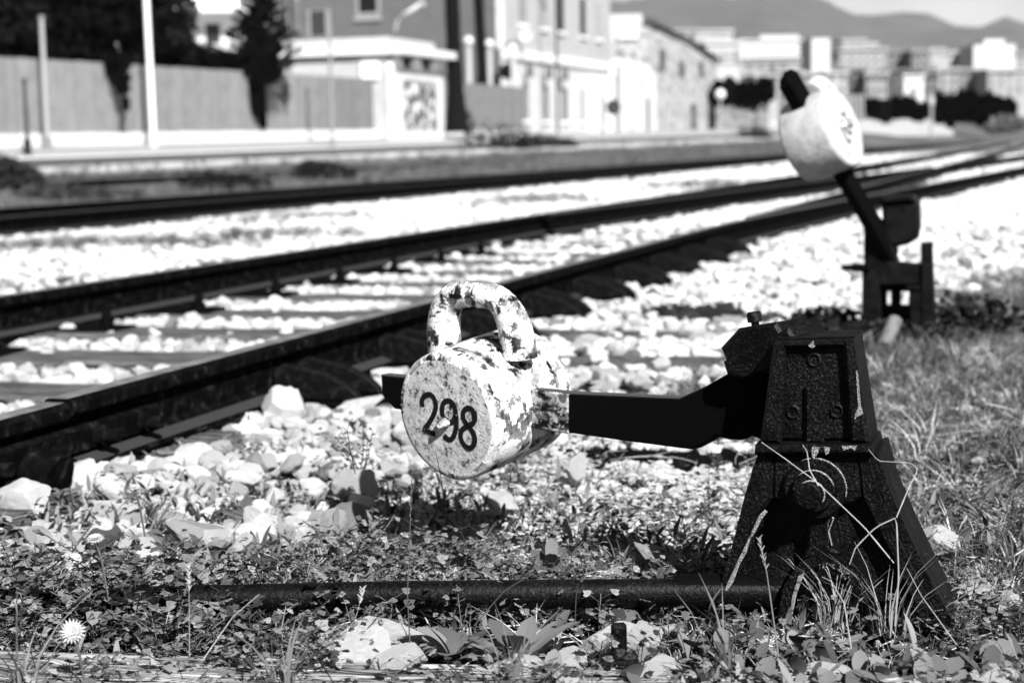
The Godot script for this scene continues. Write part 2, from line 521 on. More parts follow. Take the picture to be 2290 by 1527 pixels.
func make_materials():
	var grit := noise_tex(3, 0.035, [[0.0, 0.0], [1.0, 1.0]], 512, FastNoiseLite.TYPE_SIMPLEX_SMOOTH, 5)
	var fine := noise_tex(4, 0.09, [[0.0, 0.0], [1.0, 1.0]], 512, FastNoiseLite.TYPE_SIMPLEX, 4)
	mat("iron", 1.0, 0.5, noise_tex(11, 0.05, [[0.0, 0.0006], [0.46, 0.0012], [0.56, 0.003], [0.64, 0.009], [0.73, 0.022], [0.82, 0.055], [0.9, 0.15], [1.0, 0.3]], 1024, FastNoiseLite.TYPE_SIMPLEX, 6, 6.0, 0.85), 0.30, noise_tex(14, 0.06, [[0.0, 0.0], [1.0, 1.0]], 512, FastNoiseLite.TYPE_SIMPLEX, 5, 0.0, 0.75), 0.12, 0.22)
	mat("arm_iron", 0.0015, 0.8, null, 1.0, fine, 0.05, 0.14).uv1_scale = Vector3.ONE * 4.0
	mat("chair_iron", 1.0, 0.6, noise_tex(15, 0.03, [[0.0, 0.002], [0.5, 0.004], [0.8, 0.012], [1.0, 0.05]], 512), 0.4, grit, 0.1, 0.15)
	mat("rail", 1.0, 0.75, noise_tex(12, 0.02, [[0.0, 0.0015], [0.5, 0.003], [0.75, 0.008], [0.88, 0.025], [1.0, 0.06]], 512), 0.5, grit, 0.08, 0.05, true)
	mat("rail_top", 1.0, 0.55, noise_tex(13, 0.02, [[0.0, 0.06], [0.6, 0.14], [1.0, 0.22]], 512), 0.7, null, 0.0, 0.25, true)
	mat("paint_side", 1.0, 0.8, noise_tex(21, 0.006, [[0.0, 0.002], [0.33, 0.004], [0.38, 0.012], [0.40, 0.05], [0.455, 0.08], [0.46, 0.5], [0.48, 0.72], [0.7, 0.82], [1.0, 0.62]], 1024, FastNoiseLite.TYPE_SIMPLEX_SMOOTH, 8, 10.0, 0.66), 0.26, noise_tex(21, 0.006, [[0.0, 0.0], [0.45, 0.25], [0.475, 0.6], [1.0, 1.0]], 1024, FastNoiseLite.TYPE_SIMPLEX_SMOOTH, 8, 10.0, 0.66), 0.16, 0.25)
	mat("paint_face", 1.0, 0.85, noise_tex(24, 0.009, [[0.0, 0.003], [0.26, 0.006], [0.29, 0.16], [0.36, 0.34], [0.5, 0.44], [0.75, 0.52], [1.0, 0.62]], 1024, FastNoiseLite.TYPE_SIMPLEX_SMOOTH, 8, 6.0, 0.7), 0.24, noise_tex(25, 0.02, [[0.0, 0.0], [0.3, 0.6], [0.5, 0.75], [0.7, 0.8], [1.0, 1.0]], 1024, FastNoiseLite.TYPE_SIMPLEX_SMOOTH, 6, 6.0, 0.62), 0.16, 0.2)
	mat("paint_dirty", 1.0, 0.85, noise_tex(22, 0.008, [[0.0, 0.002], [0.42, 0.004], [0.46, 0.03], [0.52, 0.05], [0.53, 0.22], [0.7, 0.36], [1.0, 0.45]], 1024, FastNoiseLite.TYPE_SIMPLEX_SMOOTH, 8, 10.0, 0.7), 0.22, grit, 0.12, 0.2)
	mat("paint_clean", 1.0, 0.7, noise_tex(27, 0.02, [[0.0, 0.22], [0.4, 0.36], [1.0, 0.46]], 512), 0.4, grit, 0.12, 0.3)
	mat("dust", 0.03, 0.95, null, 1.0, null, 0.0, 0.1)
	mat("black_paint", 0.004, 0.7)
	mat("scale", 1.0, 0.9, noise_tex(16, 0.12, [[0.0, 0.01], [0.42, 0.03], [0.5, 0.25], [0.65, 0.5], [1.0, 0.7]], 512, FastNoiseLite.TYPE_SIMPLEX, 5, 0.0, 0.8), 0.12, fine, 0.3, 0.2)  # pale grain shared by the painted sunlit edges and the paint drips
	mat("ballast", 1.0, 0.95, noise_tex(41, 0.05, [[0.0, 0.75], [0.4, 0.95], [1.0, 1.0]], 256), 0.12, grit, 0.25, 0.2)
	layered(mats.iron, noise_tex(17, 0.012, [[0.0, 0.1], [0.36, 0.25], [0.5, 0.8], [1.0, 1.0]], 512, FastNoiseLite.TYPE_SIMPLEX_SMOOTH, 6, 10.0, 0.65), 0.42)
	layered(mats.paint_side, noise_tex(18, 0.045, [[0.0, 0.04], [0.28, 0.10], [0.33, 0.75], [0.4, 1.0], [1.0, 1.0]], 512, FastNoiseLite.TYPE_SIMPLEX_SMOOTH, 6, 6.0, 0.75), 0.11)
	layered(mats.paint_face, noise_tex(19, 0.03, [[0.0, 0.03], [0.24, 0.06], [0.27, 0.7], [0.4, 0.95], [1.0, 1.0]], 512, FastNoiseLite.TYPE_SIMPLEX_SMOOTH, 6, 6.0, 0.75), 0.13)
	mat("rock", 1.0, 0.95, noise_tex(42, 0.018, [[0.0, 0.10], [0.27, 0.30], [0.36, 0.62], [0.5, 0.78], [0.8, 0.82], [1.0, 0.88]], 1024, FastNoiseLite.TYPE_SIMPLEX_SMOOTH, 7, 20.0), 0.28, noise_tex(43, 0.03, [[0.0, 0.0], [1.0, 1.0]], 512, FastNoiseLite.TYPE_SIMPLEX_SMOOTH, 6), 0.55, 0.2)
	mat("ground", 1.0, 1.0, noise_tex(44, 0.05, [[0.0, 0.35], [0.5, 0.9], [0.75, 1.0], [1.0, 1.0]], 512), 0.6, grit, 0.8, 0.1, true)
	mat("leaf", 1.0, 0.75, null, 1.0, null, 0.0, 0.25)
	mats.leaf.backlight_enabled = true; mats.leaf.backlight = Color(0.25, 0.25, 0.25)
	mat("straw", 1.0, 0.8, null, 1.0, null, 0.0, 0.2)
	mat("dark_leaf", 1.0, 0.9, null, 1.0, null, 0.0, 0.1)
	mat("petal", 0.34, 0.8)
	var grain := wood_grain()
	var tm := mat("timber", 1.0, 0.95, null, 1.0, null, 0.0, 0.15)
	tm.albedo_texture = grain[0]
	tm.heightmap_enabled = true; tm.heightmap_texture = grain[1]; tm.heightmap_scale = 0.7
	mat("plaster", 1.0, 0.95, noise_tex(51, 0.012, [[0.0, 0.78], [0.4, 0.95], [1.0, 1.0]], 512, FastNoiseLite.TYPE_SIMPLEX_SMOOTH, 6), 5.0, grit, 1.0, 0.2, true)
	mat("old_plaster", 1.0, 0.95, noise_tex(52, 0.02, [[0.0, 0.14], [0.32, 0.35], [0.45, 0.8], [1.0, 1.0]], 512, FastNoiseLite.TYPE_SIMPLEX_SMOOTH, 6, 20.0), 7.0, grit, 2.0, 0.2, true)
	mat("sheet", 1.0, 0.8, noise_tex(53, 0.01, [[0.0, 0.75], [0.5, 0.95], [1.0, 1.0]], 512), 3.0, null, 0.0, 0.2, true)
	mat("hill", 1.0, 1.0, noise_tex(54, 0.012, [[0.0, 0.55], [0.5, 0.9], [1.0, 1.2]], 512, FastNoiseLite.TYPE_SIMPLEX_SMOOTH, 6), 900.0, null, 0.0, 0.0, true)
	mat("flat", 1.0, 0.85)
	mat("bark", 1.0, 1.0, noise_tex(55, 0.03, [[0.0, 0.002], [0.5, 0.006], [1.0, 0.03]], 512), 0.8, grit, 4.0, 0.1, true)
	mat("lamp_glass", 0.6, 0.4)
	mat("graffiti", 1.0, 0.9, noise_tex(57, 0.02, [[0.0, 0.01], [0.36, 0.02], [0.43, 0.12], [0.49, 0.6], [0.55, 0.05], [0.63, 0.12], [0.7, 0.75], [1.0, 0.8]], 512, FastNoiseLite.TYPE_SIMPLEX_SMOOTH, 4, 30.0), 5.0, null, 0.0, 0.2)

func layered(m: StandardMaterial3D, over: Texture2D, span: float):   # a second pattern multiplied over the first at its own scale
	m.detail_enabled = true
	m.detail_blend_mode = BaseMaterial3D.BLEND_MODE_MUL
	m.detail_albedo = over
	m.detail_uv_layer = BaseMaterial3D.DETAIL_UV_2
	m.uv2_triplanar = true
	m.uv2_scale = Vector3.ONE / span

func wood_grain() -> Array:
	var w := 256; var h := 1024
	var a := PackedByteArray(); a.resize(w * h)
	var b := PackedByteArray(); b.resize(w * h)
	var n := FastNoiseLite.new(); n.seed = 61; n.frequency = 0.02; n.fractal_octaves = 4
	var c := FastNoiseLite.new(); c.seed = 62; c.frequency = 0.05; c.fractal_octaves = 3
	for y in h:
		for x in w:
			var bend := n.get_noise_2d(x * 0.3, y * 0.10) * 26.0
			var g := c.get_noise_2d((x + bend) * 7.0, y * 0.12)
			var crack := clampf((absf(c.get_noise_2d((x + bend) * 1.6 + 900.0, y * 0.05)) - 0.02) * 14.0, 0.0, 1.0)
			var v := clampf(0.5 + 0.75 * g + 0.25 * n.get_noise_2d(x, y * 0.2), 0, 1)
			var lin := lerpf(0.012, lerpf(0.10, 0.58, v * v), crack)
			a[y * w + x] = int(255.0 * pow(lin, 1.0 / 2.2))
			b[y * w + x] = int(255.0 * (0.3 + 0.4 * v) * crack)
	return [ImageTexture.create_from_image(Image.create_from_data(w, h, false, Image.FORMAT_L8, a)), ImageTexture.create_from_image(Image.create_from_data(w, h, false, Image.FORMAT_L8, b))]

func make_setting():
	# one ground sheet, fine near the camera and coarse towards the horizon
	var xs := []; var ss := []
	var v := -8.0
	while v < 1.6: xs.append(v); v += 0.10
	var st := 0.15
	while v < 5000.0: xs.append(v); v += st; st *= 1.22
	v = -8.1; st = 0.15
	while v > -5000.0: xs.push_front(v); v -= st; st *= 1.13
	v = 1.0
	while v < 12.0: ss.append(v); v += 0.10
	st = 0.12
	while v < 5000.0: ss.append(v); v += st; st *= 1.06
	v = 0.8; st = 0.3
	while v > -600.0: ss.push_front(v); v -= st; st *= 1.4
	var sh := SurfaceTool.new()
	sh.begin(Mesh.PRIMITIVE_TRIANGLES)
	for s in ss:
		for x in xs:
			var g := 0.07 + 0.03 * patches.get_noise_2d(x * 2.0, s * 2.0)
			var u: float = x + 0.011 * s
			if u > -6.9 and u < grass_edge(s) and s < 140.0:
				g = 0.10 if s < 22.0 else lerpf(0.10, 0.22, smoothstep(22.0, 40.0, s)) * (1.0 + 0.8 * patches.get_noise_2d(x * 0.7, s * 0.1))
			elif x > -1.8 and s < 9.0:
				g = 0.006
			elif x < -15.5: g = 0.5 + 0.2 * patches.get_noise_2d(x, s)
			elif x < -8.8: g = 0.11 + 0.07 * patches.get_noise_2d(x, s)
			if s > 120.0: g = 0.12
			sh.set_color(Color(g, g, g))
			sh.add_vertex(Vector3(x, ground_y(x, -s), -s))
	var nx := xs.size()
	for j in range(ss.size() - 1):
		for i in range(nx - 1):
			var a := j * nx + i
			sh.add_index(a); sh.add_index(a + nx); sh.add_index(a + 1)
			sh.add_index(a + 1); sh.add_index(a + nx); sh.add_index(a + nx + 1)
	sh.generate_normals()
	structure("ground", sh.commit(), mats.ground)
	# platform: a ramped slab whose kerb runs along x = -18
	var p := Shape.new()
	var k := Shape.new()
	var s := -10.0
	while s < 190.0:
		var e := s + 4.0
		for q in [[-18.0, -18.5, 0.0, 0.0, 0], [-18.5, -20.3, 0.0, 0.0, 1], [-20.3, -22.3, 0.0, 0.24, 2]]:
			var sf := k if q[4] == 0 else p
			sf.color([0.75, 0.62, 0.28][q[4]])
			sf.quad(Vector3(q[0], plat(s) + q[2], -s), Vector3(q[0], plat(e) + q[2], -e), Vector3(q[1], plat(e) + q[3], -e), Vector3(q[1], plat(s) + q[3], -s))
		k.color(0.09)  # dark tone paints the shade on the kerb's upright face
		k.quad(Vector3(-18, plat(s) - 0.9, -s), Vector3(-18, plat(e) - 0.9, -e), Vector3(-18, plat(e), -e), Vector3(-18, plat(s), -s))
		s = e
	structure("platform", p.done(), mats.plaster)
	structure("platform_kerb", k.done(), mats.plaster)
	# hills
	var hs := SurfaceTool.new(); hs.begin(Mesh.PRIMITIVE_TRIANGLES)
	var hn := FastNoiseLite.new(); hn.seed = 77; hn.frequency = 0.9; hn.fractal_octaves = 5
	var rows := 26; var cols := 150
	for j in rows + 1:
		for i in cols + 1:
			var az := lerpf(-60.0, 60.0, float(i) / cols)   # degrees right of -Z
			var t := float(j) / rows
			var d := lerpf(1500.0, 5200.0, t)
			var rise := smoothstep(0.0, 0.55, t) * (1.0 - 0.5 * smoothstep(0.6, 1.0, t))
			var hh := ridge(az)
			var y := hh * rise * (1.0 + 0.16 * hn.get_noise_2d(az * 0.25, t * 5.0)) + 20.0 * hn.get_noise_2d(az, t * 9.0) * rise - 8.0
			hs.set_color(Color(0.078, 0.078, 0.078))
			hs.add_vertex(Vector3(sin(deg_to_rad(az)) * d, y, -cos(deg_to_rad(az)) * d))
	for j in rows:
		for i in cols:
			var a := j * (cols + 1) + i
			hs.add_index(a); hs.add_index(a + cols + 1); hs.add_index(a + 1)
			hs.add_index(a + 1); hs.add_index(a + cols + 1); hs.add_index(a + cols + 2)
	hs.generate_normals()
	structure("hills", hs.commit(), mats.hill)

func ridge(az: float) -> float:
	var k := [[-60.0, 300.0], [-30.0, 290.0], [-15.0, 292.0], [-8.4, 284.0], [-7.0, 252.0], [-5.0, 232.0], [-3.2, 214.0], [-2.4, 228.0], [-1.7, 216.0], [-0.6, 205.0], [0.8, 190.0], [2.5, 150.0], [12.0, 120.0], [60.0, 140.0]]
	for i in range(k.size() - 1):
		if az < k[i + 1][0]:
			var t: float = (az - k[i][0]) / (k[i + 1][0] - k[i][0])
			return lerpf(k[i][1], k[i + 1][1], smoothstep(0.0, 1.0, t)) * 1.02
	return 140.0

func make_tracks():
	# sleepers under the near track
	var tone := RandomNumberGenerator.new(); tone.seed = 8
	var tarred: StandardMaterial3D = mats.timber.duplicate()
	tarred.albedo_color = gray(0.38)
	for k in range(-2, 13):
		var s := 3.556 + 0.63 * k
		var sl := timber_mesh(2.95 if k > 0 else 2.1, 0.25, 0.15, k * 0.37)
		var o := single("railway_sleeper", sl, tarred, "weathered timber sleeper under the near track, %s one counted from the photo's left edge" % ORD[k + 2], "sleeper", Vector3((-2.25 if k > 0 else -2.66) - 0.011 * s, -0.070 + tone.randf() * 0.008, -s - (0.0 if k > 0 else -0.045)), "timber sleepers under the near track")
		o.rotation.y = 0.119 + tone.randf_range(-0.012, 0.012)
	var ft := single("railway_sleeper", timber_mesh(3.7, 0.26, 0.16, 0.71), mats.timber, "long grey timber in the foreground below the throw rod, its grain showing between weeds", "sleeper", Vector3(-1.62, -0.082, -1.46), "timber sleepers under the near track")
	ft.rotation.y = 0.19
	# rails
	var left := rail("short near rail running out of the photo's left edge, ending at the joint", near_x, -2.0, 2.612, 1.5, 0.009)
	left.get_node("dusty_foot").free()
	var fp := Shape.new()
	for side in [1.0, -1.0]:
		fp.box(Vector3(near_x(2.6) + side * 0.022, 0.066, -2.6), Vector3(0.022, 0.052, 0.66), Basis(Vector3.UP, 0.011), 0.006)
	part("fishplate", fp.done(), mats.rail, left)
	for q in [2.36, 2.53, 2.70, 2.86]:
		var b := Shape.new()
		bolt(b, Vector3(near_x(q) + 0.032, 0.066, -q), 0.014, 0.045, Vector3.RIGHT)
		part("bolt", b.done(), mats.rail, left)
	var pad := Shape.new()
	pad.tube([Vector3(near_x(2.5) + 0.10, 0.03, -2.46), Vector3(near_x(2.5) + 0.045, 0.05, -2.46)], [0.045, 0.04], 14)
	part("joint_bracket", pad.done(), mats.rail, left)
	rail("long near rail beside the row of rail chairs, curving towards the right at the turnout", turn_x, 2.620, 90.0, 0.6)
	rail("straight switch blade lying just behind the curved near rail", func(s): return near_x(s) - 0.012, 9.9, 120.0, 2.0, 0.015, 0.8)
	rail("far rail of the near track, dark with a worn grey head", far_x, -2.0, 120.0, 2.0)
	rail("curved switch blade in front of the far rail, ending before the crossing", func(s): return turn_x(s) - 1.44, 10.3, 26.8, 0.6, 0.015, 0.8)
	rail("curved rail beyond the crossing, between the diverging near rail and the straight track", func(s): return turn_x(s) - 1.44, 29.4, 90.0, 0.8)
	rail("near rail of the second track, behind the middle strip of white ballast", func(s): return -7.13 - 0.006 * s, 2.0, 150.0, 4.0)
	rail("far rail of the second track, a thin dark line just above its twin", func(s): return -8.36 - 0.004 * s, 2.0, 150.0, 4.0)
	rail("near rail of the overgrown third track, half hidden by weeds", func(s): return -12.9 - 0.02 * (s - 18.0), 8.0, 70.0, 4.0, 0.07)
	rail("far rail of the overgrown third track, a faint line before the platform", func(s): return -14.35 - 0.02 * (s - 18.0), 8.0, 70.0, 4.0, 0.11)
	# ribbed chairs outside the near rail
	for k in range(0, 9):
		var s := 3.56 + 0.63 * k
		var x := turn_x(s)
		var o := thing("rail_chair", "black iron rail chair with curved ribs outside the near rail, %s from the left" % ORD[k], "rail chair", Vector3(x, 0.0, -s), 0.0, "rail chairs outside the near rail")
		part("base_plate", boxm(Vector3(0.30, 0.014, 0.18), 0.003, Vector3(0.11, 0.008, 0)), mats.arm_iron, o)
		for d in [-0.062, 0.062]:
			var r := Shape.new()
			r.prism([Vector2(0.012, 0.016), Vector2(0.225, 0.016), Vector2(0.222, 0.030), Vector2(0.195, 0.054), Vector2(0.150, 0.074), Vector2(0.095, 0.088), Vector2(0.034, 0.097), Vector2(0.012, 0.088)], 0.03, Transform3D(Basis.IDENTITY, Vector3(0, 0, d)), 0.004)
			part("rib", r.done(), mats.chair_iron, o)
		var b := Shape.new()
		bolt(b, Vector3(0.16, 0.015, 0), 0.013, 0.04)
		part("bolt", b.done(), mats.arm_iron, o)
	# tie plates with bolts inside the far rail, one more outside the near rail
	for k in range(0, 9):
		var s := 3.50 + 0.63 * k
		tie_plate(Vector3(far_x(s) + 0.05, 0.001, -s), "flat black tie plate with an upright bolt inside the far rail, %s from the left" % ORD[k], "tie plates inside the far rail")
	var sq := thing("square_bolt", "square headed bolt on a small plate among white stones below the near rail", "bolt", Vector3(-1.829, 0.000, -3.112), 0.4)
	part("plate", boxm(Vector3(0.075, 0.022, 0.05), 0.004, Vector3(0.012, 0.0, 0)), mats.chair_iron, sq)
	part("head", boxm(Vector3(0.030, 0.042, 0.030), 0.004, Vector3(0, 0.030, 0)), mats.chair_iron, sq)

func tie_plate(at: Vector3, label: String, group: String):
	var o := thing("tie_plate", label, "tie plate", at, 0.10, group)
	part("plate", boxm(Vector3(0.30, 0.018, 0.16), 0.004, Vector3(0.08, 0.012, 0)), mats.arm_iron, o)
	var b := Shape.new()
	bolt(b, Vector3(0.16, 0.02, 0), 0.016, 0.052)
	part("bolt", b.done(), mats.arm_iron, o)

func timber_mesh(l: float, w: float, h: float, off: float) -> ArrayMesh:
	var s := Shape.new()
	var n := 24
	var r := RandomNumberGenerator.new(); r.seed = int(off * 1000.0) + 5
	var rows := []
	for i in n + 1:
		var x := -l / 2 + l * i / n
		var wob := r.randf_range(-0.004, 0.004)
		var e := []
		for p in [[-0.5, -1.0], [-0.5, -0.06], [-0.475, 0.0], [-0.16, 0.012], [0.18, -0.008], [0.475, 0.0], [0.5, -0.06], [0.5, -1.0]]:
			e.append(Vector3(x, h / 2 + p[1] * h + (r.randf_range(-0.003, 0.003) if p[1] > -0.5 else 0.0), p[0] * w + wob))
		rows.append(e)
	var vv := [0.0, 0.12, 0.16, 0.32, 0.5, 0.66, 0.70, 0.82]
	for i in n:
		for j in 7:
			var u0 := off + (-l / 2 + l * i / n) * 0.9
			var u1 := off + (-l / 2 + l * (i + 1) / n) * 0.9
			var a: Vector3 = rows[i][j]; var b: Vector3 = rows[i + 1][j]; var c: Vector3 = rows[i + 1][j + 1]; var d: Vector3 = rows[i][j + 1]
			s.tri_uv(a, d, c, Vector2(vv[j], u0), Vector2(vv[j + 1], u0), Vector2(vv[j + 1], u1))
			s.tri_uv(a, c, b, Vector2(vv[j], u0), Vector2(vv[j + 1], u1), Vector2(vv[j], u1))
	for i in [0, n]:
		var e: Array = rows[i]
		for j in range(1, 7):
			if i == 0: s.tri_uv(e[0], e[j + 1], e[j], Vector2.ZERO, Vector2(0.3, 0.01 * j), Vector2(0.3, 0.0))
			else: s.tri_uv(e[0], e[j], e[j + 1], Vector2.ZERO, Vector2(0.3, 0.01 * j), Vector2(0.3, 0.0))
	return s.done()

func make_near_stand():
	var at := Vector3(-0.300, 0.0, -2.050)
	var o := thing("switch_stand", "near black iron switch stand with the white counterweight numbered 298, foreground right", "switch stand", at)
	var s := Shape.new()
	# upper housing: tapered box with ribs on its front
	s.prism([Vector2(-0.054, 0.348), Vector2(0.043, 0.353), Vector2(0.064, 0.225), Vector2(-0.071, 0.220)], 0.078, Transform3D(Basis.IDENTITY, Vector3(0, 0, -0.051)), 0.005)
	s.prism([Vector2(-0.054, 0.348), Vector2(-0.039, 0.348), Vector2(-0.045, 0.221), Vector2(-0.071, 0.220)], 0.024, Transform3D(Basis.IDENTITY, Vector3(0, 0, -0.009)), 0.0045)
	s.prism([Vector2(0.030, 0.352), Vector2(0.043, 0.353), Vector2(0.064, 0.225), Vector2(0.040, 0.224)], 0.024, Transform3D(Basis.IDENTITY, Vector3(0, 0, -0.009)), 0.0045)
	s.prism([Vector2(-0.043, 0.348), Vector2(0.034, 0.352), Vector2(0.034, 0.343), Vector2(-0.043, 0.339)], 0.022, Transform3D(Basis.IDENTITY, Vector3(0, 0, -0.010)), 0.004)
	s.prism([Vector2(-0.016, 0.292), Vector2(0.005, 0.293), Vector2(0.007, 0.223), Vector2(-0.016, 0.222)], 0.016, Transform3D(Basis.IDENTITY, Vector3(0, 0, -0.011)), 0.003)
	part("upper_housing", s.done(), mats.iron, o)
	for q in [Vector2(-0.006, 0.325), Vector2(-0.032, 0.259), Vector2(0.022, 0.262)]:
		var b := Shape.new()
		b.lathe([Vector2(0.0050, -0.004), Vector2(0.0052, 0.0022), Vector2(0.0080, 0.0028), Vector2(0.0098, 0.0)], 20, Transform3D(Basis.IDENTITY, Vector3(q.x, q.y, -0.012)))
		b.tube([Vector3(q.x, q.y, -0.018), Vector3(q.x, q.y, -0.0115)], [0.0045], 6)
		part("bolt", b.done(), mats.iron, o)
	s = Shape.new()
	s.prism([Vector2(-0.075, 0.220), Vector2(0.067, 0.226), Vector2(0.069, 0.213), Vector2(-0.076, 0.207)], 0.112, Transform3D(Basis.IDENTITY, Vector3(0, 0, -0.041)), 0.005)
	part("ledge", s.done(), mats.iron, o)
	# lower frame: a recessed plate with an arch, raised borders, webs and side flanges
	s = Shape.new()
	s.prism([Vector2(-0.072, 0.207), Vector2(0.065, 0.213), Vector2(0.078, 0.166), Vector2(0.100, 0.115), Vector2(0.125, 0.063), Vector2(0.152, 0.012), Vector2(0.153, -0.010), Vector2(0.063, -0.017), Vector2(0.060, 0.025), Vector2(0.048, 0.057), Vector2(0.029, 0.072), Vector2(0.007, 0.073), Vector2(-0.015, 0.059), Vector2(-0.031, 0.030), Vector2(-0.035, -0.005), Vector2(-0.034, -0.025), Vector2(-0.140, -0.033), Vector2(-0.139, -0.012), Vector2(-0.121, 0.030), Vector2(-0.104, 0.091), Vector2(-0.089, 0.152), Vector2(-0.079, 0.187)], 0.020, Transform3D(Basis.IDENTITY, Vector3(0, 0, -0.040)))
	for pl in [
		[Vector2(-0.072, 0.207), Vector2(-0.052, 0.208), Vector2(-0.056, 0.151), Vector2(-0.070, 0.130), Vector2(-0.100, 0.061), Vector2(-0.120, 0.009), Vector2(-0.124, -0.032), Vector2(-0.140, -0.033), Vector2(-0.139, -0.012), Vector2(-0.121, 0.030), Vector2(-0.104, 0.091), Vector2(-0.089, 0.152), Vector2(-0.079, 0.187)],
		[Vector2(0.065, 0.213), Vector2(0.078, 0.166), Vector2(0.100, 0.115), Vector2(0.125, 0.063), Vector2(0.152, 0.012), Vector2(0.153, -0.010), Vector2(0.131, -0.012), Vector2(0.113, 0.035), Vector2(0.085, 0.095), Vector2(0.066, 0.132), Vector2(0.053, 0.159), Vector2(0.047, 0.213)],
		[Vector2(-0.055, 0.208), Vector2(0.049, 0.213), Vector2(0.054, 0.158), Vector2(0.042, 0.149), Vector2(0.028, 0.146), Vector2(0.021, 0.127), Vector2(0.016, 0.107), Vector2(0.019, 0.091), Vector2(0.034, 0.082), Vector2(0.008, 0.083), Vector2(-0.021, 0.073), Vector2(-0.013, 0.089), Vector2(-0.012, 0.111), Vector2(-0.018, 0.133), Vector2(-0.032, 0.145), Vector2(-0.056, 0.150)]]:
		s.prism(pl, 0.030, Transform3D(Basis.IDENTITY, Vector3(0, 0, -0.016)), 0.004)
	# raised ring round the arch
	var arch := [Vector2(-0.035, -0.025), Vector2(-0.035, -0.005), Vector2(-0.031, 0.030), Vector2(-0.015, 0.059), Vector2(0.007, 0.073), Vector2(0.029, 0.072), Vector2(0.048, 0.057), Vector2(0.060, 0.025), Vector2(0.063, -0.017)]
	var mid := Vector2(0.014, -0.007)
	for k in range(arch.size() - 1):
		var a: Vector2 = arch[k]; var b: Vector2 = arch[k + 1]
		s.prism([a, b, b + (b - mid).normalized() * 0.014, a + (a - mid).normalized() * 0.014], 0.05, Transform3D(Basis.IDENTITY, Vector3(0, 0, -0.027)))
	# side flanges: front and rear strips with a recessed panel between
	for pth in [[Vector2(0.065, 0.213), Vector2(0.078, 0.166), Vector2(0.100, 0.115), Vector2(0.125, 0.063), Vector2(0.152, 0.012), Vector2(0.153, -0.010)], [Vector2(-0.072, 0.207), Vector2(-0.079, 0.187), Vector2(-0.089, 0.152), Vector2(-0.104, 0.091), Vector2(-0.121, 0.030), Vector2(-0.139, -0.012), Vector2(-0.140, -0.033)]]:
		for k in range(pth.size() - 1):
			var a: Vector2 = pth[k]; var b: Vector2 = pth[k + 1]
			var nn := (b - a).normalized().orthogonal() * 0.010
			for zz in [[-0.016, 0.028, 0.15], [-0.055, 0.06, -0.4], [-0.094, 0.026, 0.15]]:
				s.prism([a + nn * zz[2], b + nn * zz[2], b - nn, a - nn], zz[1], Transform3D(Basis.IDENTITY, Vector3(0, 0, zz[0])))
	s.prism([Vector2(-0.072, 0.207), Vector2(0.065, 0.213), Vector2(0.088, 0.139), Vector2(0.153, 0.012), Vector2(0.153, -0.010), Vector2(0.084, -0.015), Vector2(0.056, 0.087), Vector2(-0.038, 0.081), Vector2(-0.071, -0.028), Vector2(-0.140, -0.033), Vector2(-0.139, -0.012), Vector2(-0.100, 0.112)], 0.020, Transform3D(Basis.IDENTITY, Vector3(0, 0, -0.104)))
	part("lower_frame", s.done(), mats.iron, o)
	var hc := Vector2(-0.001, 0.168)
	s = Shape.new()
	for q in [[0.036, 0.013, 0.0385], [0.0245, 0.026, 0.026]]:
		s.tube([Vector3(hc.x, hc.y, -0.02), Vector3(hc.x, hc.y, q[1] - 0.003)], [q[2]], 36, false)
		s.lathe([Vector2(0.0, q[1]), Vector2(q[0], q[1]), Vector2(q[2], q[1] - 0.003)], 36, Transform3D(Basis.IDENTITY, Vector3(hc.x, hc.y, 0)), -1)
	part("hub", s.done(), mats.iron, o)
	s = Shape.new()
	s.tube([Vector3(hc.x - 0.004, hc.y - 0.002, 0.01), Vector3(hc.x - 0.004, hc.y - 0.002, 0.044)], [0.0165], 24, false)
	s.lathe([Vector2(0, 0.046), Vector2(0.0145, 0.046), Vector2(0.0165, 0.044)], 24, Transform3D(Basis.IDENTITY, Vector3(hc.x - 0.004, hc.y - 0.002, 0)), -1)
	part("pivot_pin", s.done(), mats.iron, o)
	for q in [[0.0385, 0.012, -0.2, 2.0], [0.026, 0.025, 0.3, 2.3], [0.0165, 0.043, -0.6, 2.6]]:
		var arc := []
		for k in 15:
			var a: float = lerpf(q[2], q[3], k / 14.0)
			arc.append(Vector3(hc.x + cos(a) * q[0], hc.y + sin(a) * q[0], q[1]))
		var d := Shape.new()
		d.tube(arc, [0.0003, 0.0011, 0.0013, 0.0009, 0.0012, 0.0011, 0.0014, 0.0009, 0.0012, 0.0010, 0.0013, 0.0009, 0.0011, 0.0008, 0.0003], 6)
		part("painted_lit_edge", d.done(), mats.scale, o)  # pale arcs paint the sunlight caught on the hub rims
	# lever arm: a cranked flat bar turned 20 degrees away from the track's cross direction
	var lm := Transform3D(Basis(Vector3.UP, deg_to_rad(-20.0)), Vector3(-0.34, 0, -2.125) - at)
	s = Shape.new()
	s.prism([Vector2(-0.712, 0.246), Vector2(-0.346, 0.246), Vector2(-0.168, 0.254), Vector2(-0.126, 0.274), Vector2(-0.078, 0.301), Vector2(-0.035, 0.318), Vector2(-0.035, 0.209), Vector2(-0.058, 0.214), Vector2(-0.073, 0.207), Vector2(-0.092, 0.206), Vector2(-0.111, 0.209), Vector2(-0.122, 0.200), Vector2(-0.146, 0.187), Vector2(-0.168, 0.187), Vector2(-0.255, 0.188), Vector2(-0.347, 0.190), Vector2(-0.686, 0.196), Vector2(-0.710, 0.214)], 0.024, lm, 0.0025)
	part("lever_arm", s.done(), mats.arm_iron, o)
	s = Shape.new()
	s.color(0.05)
